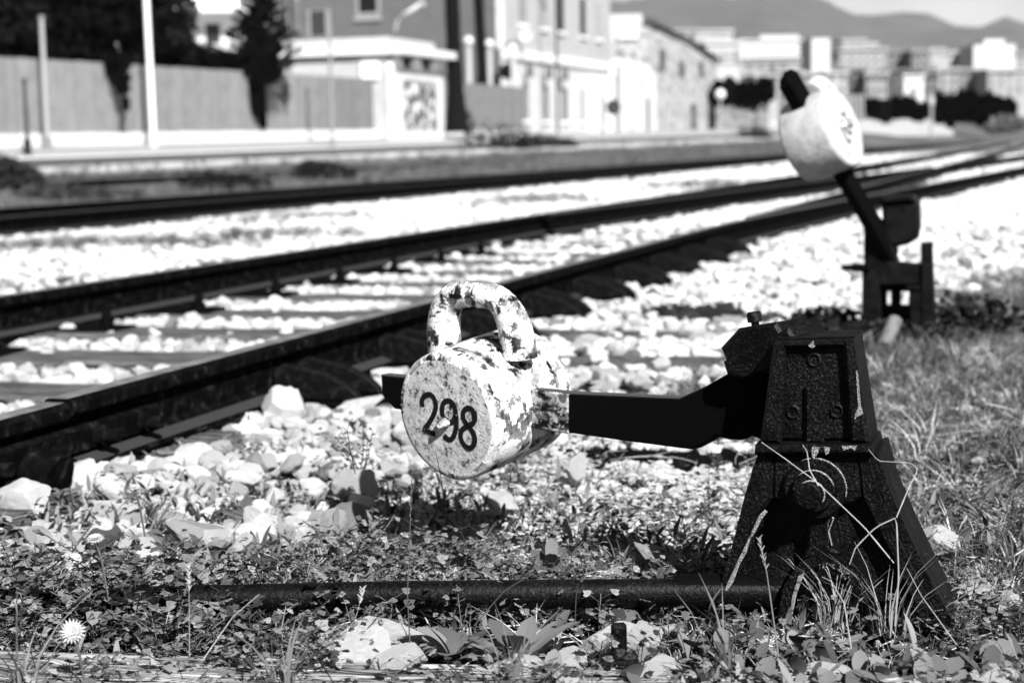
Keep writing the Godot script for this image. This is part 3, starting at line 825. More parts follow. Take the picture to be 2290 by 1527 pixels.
	s.prism([Vector2(-0.712, 0.247), Vector2(-0.346, 0.247), Vector2(-0.168, 0.255), Vector2(-0.124, 0.275), Vector2(-0.123, 0.273), Vector2(-0.168, 0.253), Vector2(-0.346, 0.245), Vector2(-0.712, 0.245)], 0.020, lm)
	part("painted_lit_edge", s.done(), mats.flat, o)  # grey strip paints the sunlit top of the lever arm
	s = Shape.new()
	s.prism([Vector2(-0.421, 0.247), Vector2(-0.351, 0.246), Vector2(-0.352, 0.189), Vector2(-0.419, 0.191)], 0.028, lm, 0.002)
	part("painted_band", s.done(), mats.paint_dirty, o)
	s = Shape.new()
	s.prism([Vector2(-0.091, 0.329), Vector2(-0.064, 0.356), Vector2(-0.009, 0.366), Vector2(0.007, 0.342), Vector2(-0.025, 0.323), Vector2(-0.076, 0.299)], 0.066, lm, 0.004)
	s.prism([Vector2(-0.081, 0.313), Vector2(0.014, 0.362), Vector2(0.028, 0.345), Vector2(0.028, 0.321), Vector2(-0.051, 0.292), Vector2(-0.075, 0.297)], 0.088, lm, 0.004)
	part("clamp_block", s.done(), mats.iron, o)
	s = Shape.new()
	var sa := lm * Vector3(-0.056, 0.349, 0.0)
	var sd := Vector3(-0.14, 0.99, 0.0)
	s.tube([sa, sa + sd * 0.014], [0.0052], 10)
	s.tube([sa + sd * 0.013, sa + sd * 0.0245, sa + sd * 0.026], [0.0098, 0.0098, 0.008], 6)
	part("set_screw", s.done(), mats.iron, o)
	var wu := -0.510
	var wy := 0.220
	counterweight(o, lm * Vector3(wu, wy, 0.0), Vector3(-0.36, -0.13, 0.92), Vector3.UP, 0.095, 0.182, mats.paint_side, mats.paint_face, "298", 0.060, -0.20, Vector2(0.006, -0.002))
	# pale grainy strips that paint the sun caught on leg, arch and web edges
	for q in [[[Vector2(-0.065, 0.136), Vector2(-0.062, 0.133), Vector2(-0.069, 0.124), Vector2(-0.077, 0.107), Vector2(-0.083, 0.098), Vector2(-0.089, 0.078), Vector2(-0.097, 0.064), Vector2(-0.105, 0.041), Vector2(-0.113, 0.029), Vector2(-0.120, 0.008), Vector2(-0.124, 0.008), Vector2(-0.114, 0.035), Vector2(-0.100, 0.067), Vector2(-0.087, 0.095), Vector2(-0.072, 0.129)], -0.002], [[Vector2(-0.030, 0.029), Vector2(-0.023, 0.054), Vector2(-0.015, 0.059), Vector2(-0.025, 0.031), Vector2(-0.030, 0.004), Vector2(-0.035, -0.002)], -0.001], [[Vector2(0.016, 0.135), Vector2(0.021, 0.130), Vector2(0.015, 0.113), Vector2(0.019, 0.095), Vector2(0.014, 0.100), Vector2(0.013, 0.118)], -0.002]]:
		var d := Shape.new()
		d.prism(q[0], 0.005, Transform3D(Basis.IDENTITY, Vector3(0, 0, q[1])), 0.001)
		part("painted_lit_edge", d.done(), mats.scale, o)
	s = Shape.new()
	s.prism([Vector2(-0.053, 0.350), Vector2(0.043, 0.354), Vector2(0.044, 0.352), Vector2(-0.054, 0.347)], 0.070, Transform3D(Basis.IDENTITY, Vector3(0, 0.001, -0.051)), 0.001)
	part("painted_lit_edge", s.done(), mats.chair_iron, o)  # lighter strip paints the lit top edge of the housing
	# pale paint drips on the casting
	for q in [[[Vector2(0.047, 0.315), Vector2(0.049, 0.316), Vector2(0.053, 0.273), Vector2(0.056, 0.262), Vector2(0.049, 0.259), Vector2(0.045, 0.254), Vector2(0.047, 0.263), Vector2(0.050, 0.271)], 0.0035], [[Vector2(-0.004, 0.222), Vector2(0.005, 0.221), Vector2(0.003, 0.213), Vector2(-0.002, 0.207), Vector2(-0.004, 0.210)], 0.0155], [[Vector2(0.010, 0.222), Vector2(0.018, 0.222), Vector2(0.017, 0.215), Vector2(0.013, 0.212)], 0.0155], [[Vector2(0.031, 0.224), Vector2(0.050, 0.225), Vector2(0.048, 0.219), Vector2(0.043, 0.222), Vector2(0.035, 0.219)], 0.0155], [[Vector2(-0.011, 0.344), Vector2(-0.005, 0.350), Vector2(-0.004, 0.345), Vector2(-0.002, 0.344), Vector2(-0.006, 0.341)], 0.0015]]:
		var d := Shape.new()
		d.prism(q[0], 0.0012, Transform3D(Basis.IDENTITY, Vector3(0, 0, q[1])))
		part("paint_drip", d.done(), mats.scale, o)
	# throw rod, its clevis and the bolt that stands before it
	var ra := Vector3(-0.432, 0.020, -2.070)
	var rb := Vector3(-1.209, 0.020, -1.840)
	ra.y = 0.022; rb.y = 0.014
	var rod := thing("throw_rod", "thick rusty throw rod lying across the weeds to the left of the near stand", "rod", ra)
	s = Shape.new()
	s.tube([Vector3(0.10, 0.001, -0.02), (rb - ra) * 0.5 + Vector3(0, 0.002, 0), rb - ra, (rb - ra) * 1.6], [0.0185], 18)
	part("pipe", s.done(), mats.iron, rod)
	s = Shape.new()
	s.tube([Vector3(0.08, 0, -0.02), (rb - ra).normalized() * 0.05], [0.0235], 18)
	part("sleeve", s.done(), mats.arm_iron, rod)
	s = Shape.new()
	s.box(Vector3(-0.10, -0.025, 0.025), Vector3(0.022, 0.06, 0.022), Basis.IDENTITY, 0.002)
	part("guide_peg", s.done(), mats.arm_iron, rod)
	var tb := thing("timber_bolt", "square black bolt head sticking up between white rocks below the throw rod", "bolt", Vector3(-0.495, 0.000, -1.829), 0.3)
	part("head", boxm(Vector3(0.018, 0.045, 0.018), 0.003, Vector3(0, 0.020, 0)), mats.iron, tb)
	part("washer", boxm(Vector3(0.045, 0.010, 0.04), 0.003, Vector3(0, -0.002, 0)), mats.iron, tb)

func make_far_stand():
	var at := Vector3(-0.505, 0.0, -5.0)
	var o := thing("switch_stand", "farther blurred switch stand with a raised lever and white counterweight, behind the near stand", "switch stand", at)
	var s := Shape.new()
	s.prism([Vector2(-0.095, 0.207), Vector2(-0.048, 0.226), Vector2(-0.044, 0.110), Vector2(-0.033, 0.015), Vector2(-0.051, -0.016), Vector2(-0.095, -0.017)], 0.05, Transform3D(Basis.IDENTITY, Vector3(0, 0, 0.0)), 0.006)
	s.prism([Vector2(0.072, 0.291), Vector2(0.102, 0.293), Vector2(0.118, -0.005), Vector2(0.072, -0.006)], 0.05, Transform3D(Basis.IDENTITY, Vector3(0, 0, 0.0)), 0.006)
	s.prism([Vector2(-0.084, 0.218), Vector2(-0.020, 0.236), Vector2(0.075, 0.229), Vector2(0.075, 0.169), Vector2(-0.055, 0.163), Vector2(-0.083, 0.162)], 0.045, Transform3D(Basis.IDENTITY, Vector3(0, 0, -0.01)), 0.006)
	for pl in [[Vector2(-0.071, 0.215), Vector2(0.082, 0.216), Vector2(0.083, 0.138), Vector2(-0.070, 0.136)], [Vector2(-0.070, 0.143), Vector2(-0.039, 0.143), Vector2(-0.039, 0.084), Vector2(-0.070, 0.083)], [Vector2(-0.026, 0.143), Vector2(0.002, 0.143), Vector2(0.002, 0.084), Vector2(-0.026, 0.084)], [Vector2(0.027, 0.144), Vector2(0.086, 0.144), Vector2(0.086, 0.086), Vector2(0.025, 0.085)]]:
		s.prism(pl, 0.02, Transform3D(Basis.IDENTITY, Vector3(0, 0, -0.13)))
	s.prism([Vector2(-0.070, 0.096), Vector2(0.084, 0.099), Vector2(0.085, -0.013), Vector2(-0.069, -0.016)], 0.02, Transform3D(Basis.IDENTITY, Vector3(0, 0, -0.12)))
	s.box(Vector3(-0.075, 0.02, 0.03), Vector3(0.16, 0.07, 0.12), Basis.IDENTITY, 0.01)
	part("lower_frame", s.done(), mats.iron, o)
	s = Shape.new()
	s.prism([Vector2(-0.044, 0.401), Vector2(-0.021, 0.411), Vector2(0.048, 0.412), Vector2(0.058, 0.400), Vector2(0.062, 0.333), Vector2(0.056, 0.299), Vector2(0.031, 0.283), Vector2(-0.020, 0.273), Vector2(-0.043, 0.294)], 0.10, Transform3D(Basis.IDENTITY, Vector3(0, 0, -0.07)), 0.01)
	s.prism([Vector2(-0.097, 0.383), Vector2(-0.064, 0.375), Vector2(-0.027, 0.326), Vector2(-0.012, 0.283), Vector2(0.009, 0.210), Vector2(-0.095, 0.210)], 0.06, Transform3D(Basis.IDENTITY, Vector3(0, 0, -0.05)), 0.006)
	s.prism([Vector2(-0.052, 0.424), Vector2(0.042, 0.427), Vector2(0.054, 0.408), Vector2(-0.047, 0.401)], 0.13, Transform3D(Basis.IDENTITY, Vector3(0, 0, -0.07)), 0.008)
	part("upper_housing", s.done(), mats.iron, o)
	s = Shape.new()
	s.tube([Vector3(-0.153, 0.219, 0.030), Vector3(-0.116, 0.220, 0.030)], [0.0085], 10)
	s.tube([Vector3(-0.122, 0.220, 0.030), Vector3(-0.074, 0.217, 0.030)], [0.0125], 10)
	part("side_pin", s.done(), mats.arm_iron, o)
	s = Shape.new()
	s.tube([Vector3(0.007, 0.071, 0.070), Vector3(-0.017, 0.003, 0.150)], [0.021], 14)
	part("rod_end", s.done(), mats.rail_top, o)
	# raised lever and weight, turned to the right
	var wc := Vector3(-0.201, 0.605, 0.135)
	var n := Vector3(0.905, 0.323, 0.279)
	var d := Vector3(0.414, -0.813, -0.409)
	d = (d - n * n.dot(d)).normalized()
	var b := Basis(d, n.cross(d).normalized(), n)
	s = Shape.new()
	s.box(wc + d * 0.12, Vector3(0.66, 0.066, 0.034), b, 0.006)
	s.box(wc - d * 0.155, Vector3(0.09, 0.078, 0.042), b, 0.006)
	part("lever_arm", s.done(), mats.arm_iron, o)
	counterweight(o, wc, n, n.cross(d), 0.118, 0.150, mats.paint_clean, mats.paint_clean, "297", 0.052, -1.35, Vector2(0.01, 0.01))

func wall_box(called: String, parent: Node3D, x0: float, x1: float, y0: float, y1: float, z0: float, z1: float, tone: float, m: Material = null) -> MeshInstance3D:
	var s := Shape.new()
	s.color(tone)
	s.box(Vector3((x0 + x1) / 2, (y0 + y1) / 2, (z0 + z1) / 2), Vector3(absf(x1 - x0), absf(y1 - y0), absf(z1 - z0)))
	return part(called, s.done(), m if m else mats.plaster, parent)

func make_station():
	# fence on a white plinth along the back of the platform
	var f := thing("fence", "long pale board fence on a white plinth behind the station platform", "fence")
	var sh := Shape.new()
	sh.color(0.62)
	for k in 15:
		var s := 18.0 + 2.3 * k
		var y := plat(s + 1.0) + 0.24
		sh.box(Vector3(-22.1, y + 0.02, -s - 1.15), Vector3(0.3, 0.44, 2.3))
	part("plinth", sh.done(), mats.plaster, f)
	for k in 15:
		var s := 18.0 + 2.3 * k
		var y := plat(s + 1.0) + 0.47
		var p := Shape.new()
		var tone := rng.randf_range(0.19, 0.23) * (0.8 if k in [13, 14] else 1.0)
		for j in 12:
			p.color(tone * rng.randf_range(0.9, 1.08))
			p.box(Vector3(-22.1 + 0.012 * (j % 2), y + 0.83, -s - 0.095 - j * 0.19), Vector3(0.04, 1.66, 0.182))
		part("board_panel", p.done(), mats.sheet, f)
		var q := Shape.new()
		q.color(0.22)
		q.box(Vector3(-22.13, y + 0.8, -s), Vector3(0.08, 1.58, 0.08))
		part("post", q.done(), mats.sheet, f)
	var f2 := thing("fence", "short run of pale board fence between the thick palm trunk and the station", "fence")
	sh = Shape.new(); sh.color(0.5)
	sh.box(Vector3(-22.2, plat(62.0) + 0.16, -62.3), Vector3(0.3, 0.6, 10.6))
	part("plinth", sh.done(), mats.plaster, f2)
	for k in 5:
		var p := Shape.new()
		for j in 11:
			p.color(0.17 * rng.randf_range(0.85, 1.1))
			p.box(Vector3(-22.2 + 0.012 * (j % 2), plat(62.0) + 1.32, -57.1 - k * 2.1 - j * 0.19), Vector3(0.04, 1.75, 0.182))
		part("board_panel", p.done(), mats.sheet, f2)
	# poles
	pole("lamp_mast", "tall white lamp mast on the platform in front of the fence", "lamp mast", Vector3(-21.300, 0.748, -36.070), 9.0, 0.072, 0.75, true, 0.010)
	pole("post", "slender grey post in front of the fence near the left edge", "post", Vector3(-21.400, 0.870, -31.781), 2.62, 0.055, 0.28, false)
	pole("post", "short dark post at the far left in front of the fence", "post", Vector3(-20.600, 0.807, -29.872), 1.25, 0.045, 0.02, false)
	pole("post", "thin grey pole rising out of frame beside the spiky conifer", "post", Vector3(-22.600, 1.677, -46.302), 8.0, 0.06, 0.14, true)
	pole("post", "slender grey pole standing before the low flat roofed kiosk", "post", Vector3(-20.300, 0.649, -44.237), 3.85, 0.055, 0.20, false)
	pole("post", "thin dark pole with a box, in front of the station's middle windows", "post", Vector3(-24.600, 0.979, -80.257), 9.0, 0.08, 0.06, true)
	# kiosk with a wide slab roof
	var k := thing("kiosk", "low white kiosk with a wide flat slab roof and a graffiti covered front", "kiosk", Vector3(-21.5, 0.8, -51.4))
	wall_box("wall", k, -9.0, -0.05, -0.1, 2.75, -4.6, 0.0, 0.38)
	wall_box("front_wall", k, -0.05, 0.12, -0.1, 2.35, -4.7, 0.08, 0.55)
	for j in 3:
		var t := Shape.new()
		t.color(0.8)
		var zc := -0.5 - j * 1.75
		t.prism([Vector2(-0.55, 2.33), Vector2(0.55, 2.33), Vector2(0.42, 2.56), Vector2(0.2, 2.72), Vector2(-0.2, 2.72), Vector2(-0.42, 2.56)], 0.16, Transform3D(Basis(Vector3.UP, PI / 2), Vector3(0.03, 0, zc)))
		part("scalloped_top", t.done(), mats.plaster, k)
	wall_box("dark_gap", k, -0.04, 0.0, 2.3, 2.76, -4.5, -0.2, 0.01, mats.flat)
	wall_box("graffiti", k, 0.12, 0.13, 0.30, 2.0, -3.9, -0.9, 1.0, mats.graffiti)
	wall_box("roof_slab", k, -11.5, 0.62, 2.78, 3.02, -5.2, 0.22, 0.62)
	wall_box("roof_parapet", k, -11.0, 0.0, 3.02, 3.34, -4.2, 0.0, 0.45)
	wall_box("sign_box", k, -0.95, -0.35, 2.0, 2.55, 0.0, 0.12, 0.85)
	var lamp := thing("street_lamp", "street lamp with a tilted white head above the kiosk roof", "street lamp", Vector3(-25.000, 4.622, -60.478))
	var s := Shape.new()
	s.color(0.5)
	s.tube([Vector3(0, -4, 0), Vector3(0, 0.25, 0), Vector3(0.1, 0.75, -0.05), Vector3(0.35, 0.95, -0.1)], [0.06, 0.05, 0.04, 0.035], 8)
	part("pole", s.done(), mats.flat, lamp)
	s = Shape.new(); s.color(0.85)
	s.box(Vector3(0.72, 1.13, -0.15), Vector3(0.95, 0.16, 0.3), Basis(Vector3.BACK, 0.45), 0.04)
	part("head", s.done(), mats.flat, lamp)
	# station building
	var b := thing("station_building", "two storey station with a bright white long front and a grey end wall", "building", Vector3(-26.0, 1.05, -76.3))
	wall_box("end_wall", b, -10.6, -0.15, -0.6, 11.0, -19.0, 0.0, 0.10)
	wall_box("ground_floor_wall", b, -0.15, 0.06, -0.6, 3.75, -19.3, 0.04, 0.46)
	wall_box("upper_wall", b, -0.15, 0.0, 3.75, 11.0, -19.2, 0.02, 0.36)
	wall_box("cornice", b, -0.1, 0.22, 3.62, 4.05, -19.4, 0.12, 0.65)
	wall_box("eave", b, -11.2, 0.7, 11.0, 11.3, -19.8, 0.6, 0.7)
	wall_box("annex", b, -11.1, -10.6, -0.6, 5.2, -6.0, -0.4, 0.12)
	wall_box("corner_strip", b, -0.35, 0.05, 4.05, 11.0, 0.02, 0.06, 0.5)
	for q in [[-79.23, 1.75, 3.35, 0.13], [-82.59, 1.75, 3.35, 0.11], [-85.90, 1.75, 3.35, 0.08], [-89.45, 1.75, 3.35, 0.20], [-92.89, 1.75, 3.35, 0.22]]:
		window(b, q[0] + 76.3, q[1] - 1.05, q[2] - 1.05 + 0.15, 0.85, q[3], 0.06)
	for q in [[-79.16, 0.16], [-82.65, 0.20], [-85.61, 0.006], [-89.72, 0.006], [-92.88, 0.22]]:
		window(b, q[0] + 76.3, 5.35, 7.35, 0.9, q[1], 0.0)
	for q in [1.2, 4.0]:
		var wl := wall_box("end_window", b, -7.4 - (0.0 if q < 2 else 2.6), -6.45 - (0.0 if q < 2 else 2.75), 6.0 if q < 2 else 5.0, 8.6 if q < 2 else 6.2, 0.0, 0.03, 0.004 if q < 2 else 0.03, mats.flat)
		wall_box("frame", wl, -7.55 - (0.0 if q < 2 else 2.6), -6.3 - (0.0 if q < 2 else 2.75), 5.85 if q < 2 else 4.95, 8.7 if q < 2 else 6.25, -0.05, 0.015, 0.24)
		if q < 2: wall_box("sill", wl, -7.65, -6.2, 5.6, 5.78, 0.0, 0.14, 0.26)
	for q in [[-78.86, 3.05], [-81.99, 3.05], [-84.80, 3.05], [-90.86, 2.75]]:
		var l := Shape.new()
		l.color(0.10)
		l.tube([Vector3(0.06, q[1] + 0.35, q[0] + 76.3), Vector3(0.45, q[1] + 0.3, q[0] + 76.3)], [0.02], 5)
		l.box(Vector3(0.45, q[1], q[0] + 76.3), Vector3(0.3, 0.55, 0.35), Basis.IDENTITY, 0.05)
		part("wall_lantern", l.done(), mats.flat, b)
	var dish := thing("satellite_dish", "round white dish on the station's corner above the cornice", "dish", Vector3(-25.300, 5.811, -77.523))
	s = Shape.new(); s.color(0.42)
	s.lathe([Vector2(0, -0.12), Vector2(0.18, -0.09), Vector2(0.32, 0.0), Vector2(0.33, -0.02), Vector2(0.18, -0.11), Vector2(0, -0.14)], 20, Transform3D(Basis(Vector3.UP, 0.5), Vector3.ZERO))
	part("reflector", s.done(), mats.flat, dish)
	s = Shape.new(); s.color(0.4)
	s.tube([Vector3(0, 0, -0.1), Vector3(-0.45, -0.1, -0.1)], [0.03], 6)
	part("bracket", s.done(), mats.flat, dish)
	# globe lamps on white columns between the trunks
	for q in [[Vector3(-22.900, 1.189, -62.915), "globe lamp on a white column right of the thick palm trunk"], [Vector3(-22.900, 1.195, -65.372), "globe lamp half hidden behind the second palm trunk"], [Vector3(-23.200, 1.211, -69.259), "globe lamp with a dark ring round it at the station's corner"]]:
		var g := thing("globe_lamp", q[1], "street lamp", q[0], 0.0, "globe lamps on the platform")
		s = Shape.new(); s.color(0.36)
		s.tube([Vector3(0, -0.2, 0), Vector3(0, 0.3, 0), Vector3(0, 0.34, 0), Vector3(0, 3.25, 0)], [0.16, 0.14, 0.11, 0.10], 10)
		part("column", s.done(), mats.flat, g)
		s = Shape.new()
		s.lathe([Vector2(0, -0.19), Vector2(0.11, -0.155), Vector2(0.18, -0.06), Vector2(0.19, 0.02), Vector2(0.15, 0.12), Vector2(0.08, 0.175), Vector2(0, 0.19)], 16, Transform3D(Basis(Vector3.RIGHT, -PI / 2), Vector3(0, 3.45, 0)))
		part("globe", s.done(), mats.lamp_glass, g)
		if "ring" in q[1]:
			s = Shape.new(); s.color(0.12)
			var ps := []
			for i in 17: ps.append(Vector3(cos(PI * i / 16) * 0.4, 3.35 + sin(PI * i / 16) * 0.4, 0))
			s.tube(ps, [0.05], 6)
			part("arched_bracket", s.done(), mats.flat, g)
	# white gatehouse and ruined walls to the right of the station
	var g2 := thing("gatehouse", "small bright white gatehouse with narrow doorways right of the station", "building", Vector3(-24.2, 1.05, -90.2))
	wall_box("wall", g2, -3.0, 0.0, -0.5, 3.2, -9.0, 0.0, 0.56)
	var gp := Shape.new(); gp.color(0.56)
	gp.prism([Vector2(0, 3.2), Vector2(9.0, 3.2), Vector2(8.6, 3.7), Vector2(7.0, 4.05), Vector2(2.5, 4.2), Vector2(0.4, 4.0)], 0.4, Transform3D(Basis(Vector3.UP, PI / 2), Vector3(-0.22, 0, 0)))
	part("gable", gp.done(), mats.plaster, g2)
	for q in [[-2.9, 0.5, 0.0, 2.3, 0.3], [-6.6, 0.7, 0.0, 2.1, 0.10], [-5.2, 0.4, 2.75, 3.1, 0.15]]:
		wall_box("doorway", g2, -0.1, 0.02, q[2], q[3], q[0] - q[1], q[0] + q[1] * 0.2, q[4], mats.flat)
	pole("post", "dark post with a round sign at the left side of the white gatehouse", "post", Vector3(-23.800, 1.030, -88.708), 3.6, 0.09, 0.03, false)
	var sg := single("sign", disc(0.42, 0.05, 0.03), mats.flat, "small dark round sign on the post beside the gatehouse", "sign", Vector3(-23.600, 2.440, -87.103))
	sg.rotation.y = 0.6
	var ru := thing("ruined_building", "weathered pale building with patchy plaster and a sloping roof edge right of the gatehouse", "building", Vector3(-25.0, 1.1, -100.0))
	var rw := Shape.new(); rw.color(0.44)
	rw.prism([Vector2(0, -0.5), Vector2(21.0, -0.5), Vector2(21.0, 5.1), Vector2(17, 5.6), Vector2(11, 6.1), Vector2(4, 6.5), Vector2(0, 6.6)], 0.5, Transform3D(Basis(Vector3.UP, PI / 2), Vector3(-0.25, 0, 0)))
	rw.box(Vector3(-6, 2.5, -10.4), Vector3(11.4, 6, 21.0))
	part("wall", rw.done(), mats.old_plaster, ru)
	for q in [[-4.0, 3.8, 5.2], [-9.5, 3.6, 4.7], [-13.0, 0.2, 2.0], [-18.5, 0.0, 1.6], [-15.5, 3.9, 4.9]]:
		wall_box("opening", ru, -0.1, 0.04, q[1], q[2], q[0] - 0.7, q[0] + 0.7, 0.06, mats.flat)
	var re := Shape.new(); re.color(0.05)
	re.tube([Vector3(0.15, 6.75, 0.3), Vector3(0.15, 6.2, -11.0), Vector3(0.15, 5.2, -21.3)], [0.14], 5)
	part("gutter", re.done(), mats.flat, ru)
	var rb2 := thing("pale_house", "pale house with a curved top showing over the roofs between station and ruin", "building", Vector3(-31.866, 6.458, -122.815), 0.33)
	wall_box("wall", rb2, -1.7, 2.6, -4.5, 2.2, -6, 0, 0.45, mats.old_plaster)
	wall_box("upper_block", rb2, -1.6, 0.9, 2.2, 3.6, -5, -0.6, 0.40)
	wall_box("roof_strip", rb2, -1.0, 2.7, 1.75, 2.0, 0.0, 0.3, 0.75)
	wall_box("shade_opening", rb2, 0.4, 1.3, -1.2, 0.9, 0.0, 0.04, 0.06, mats.flat)
	# white flats behind the trees on the left
	var ap := thing("apartment_block", "white apartment block with balconies showing above the trees on the left", "building", Vector3(-40.711, 6.211, -74.074), 0.33)
	wall_box("wall", ap, -4.6, 3.4, -6.0, 5.0, -8.0, 0.0, 0.50)
	for q in [[-3.6, -2.0, 1.15], [-0.4, 2.9, 0.95]]:
		wall_box("balcony", ap, q[0], q[1], q[2], q[2] + 0.85, 0.0, 1.3, 0.85)
		wall_box("balcony_opening", ap, q[0] + 0.5, q[0] + 1.2, q[2] - 2.0, q[2] - 0.5, 0.0, 0.03, 0.02, mats.flat)
		wall_box("balcony", ap, q[0], q[1], q[2] - 2.9, q[2] - 2.0, 0.0, 1.3, 0.85)

func disc(r: float, t: float, tone: float) -> ArrayMesh:
	var s := Shape.new(); s.color(tone)
	s.tube([Vector3(0, 0, 0), Vector3(0, 0, t)], [r], 20)
	return s.done()

func window(b: Node3D, z: float, y0: float, y1: float, w: float, tone: float, x: float):
	var p := wall_box("window", b, x - 0.06, x + 0.03, y0, y1, z - w / 2, z + w / 2, tone, mats.flat)
	wall_box("sill", p, x, x + 0.16, y0 - 0.14, y0 - 0.01, z - w / 2 - 0.12, z + w / 2 + 0.12, 0.75)
	wall_box("frame", p, x - 0.02, x + 0.05, y0, y1, z - 0.03, z + 0.03, minf(1.0, tone * 2.5), mats.flat)

func pole(called: String, label: String, cat: String, at: Vector3, h: float, r: float, tone: float, tall: bool, lean := 0.0):
	var o := thing(called, label, cat, at)
	var s := Shape.new(); s.color(tone)
	s.tube([Vector3(0, -0.3, 0), Vector3(-lean * h * 0.5, h * 0.5, 0), Vector3(-lean * h, h, 0)], [r, r * 0.95, r * 0.85], 10)
	part("shaft", s.done(), mats.flat, o)
	s = Shape.new(); s.color(tone * 0.7)
	if tall:
		s.box(Vector3(0.35 - lean * h, h, 0), Vector3(1.0, 0.12, 0.3), Basis.IDENTITY, 0.03)
		part("lamp_head", s.done(), mats.flat, o)
	else:
		s.lathe([Vector2(r * 1.3, -0.04), Vector2(r * 1.2, 0.02), Vector2(0, 0.05)], 10, Transform3D(Basis(Vector3.RIGHT, -PI / 2), Vector3(-lean * h, h, 0)))
		part("cap", s.done(), mats.flat, o)
	s = Shape.new(); s.color(tone * 0.6)
	s.tube([Vector3(0, -0.3, 0), Vector3(0, 0.06, 0)], [r * 1.9, r * 1.8], 10)
	part("base", s.done(), mats.flat, o)

func town_house(at: Vector3, w: float, h: float, deep: float, tone: float, rows: int, cols: int, wt: float, label: String, kind := 0):
	var o := thing("town_building", label, "building", at, 0.327)
	var old := tone < 0.5 and kind == 0
	wall_box("wall", o, -w / 2, w / 2, -3.0, h, -deep, 0.0, tone * 0.54, mats.old_plaster if old else mats.plaster)
	if kind != 3: wall_box("roof_slab", o, -w / 2 - 0.25, w / 2 + 0.25, h, h + 0.3, -deep - 0.2, 0.3, tone * 0.62)
	for r in rows:
		for c in cols:
			var x := (c + 0.5) / cols * w - w / 2
			var y := h * (r + 0.35) / rows
			var ww := w / cols * (0.42 if kind != 1 else 0.55)
			var hh := h / rows * 0.45
			var p := wall_box("window", o, x - ww / 2, x + ww / 2, y, y + hh, -0.1, 0.03, wt * rng.randf_range(0.15, 0.8), mats.flat)
			if kind != 2: wall_box("sill", p, x - ww / 2 - 0.1, x + ww / 2 + 0.1, y - 0.15, y - 0.01, 0.0, 0.16, tone * 0.7)
	if kind == 2:   # flat dark panel painted as the shade under a white slab
		wall_box("painted_storey_shade", o, -w / 2 + 0.2, w / 2 - 0.2, -2.5, h - 2.6, 0.0, 0.05, 0.03, mats.flat)

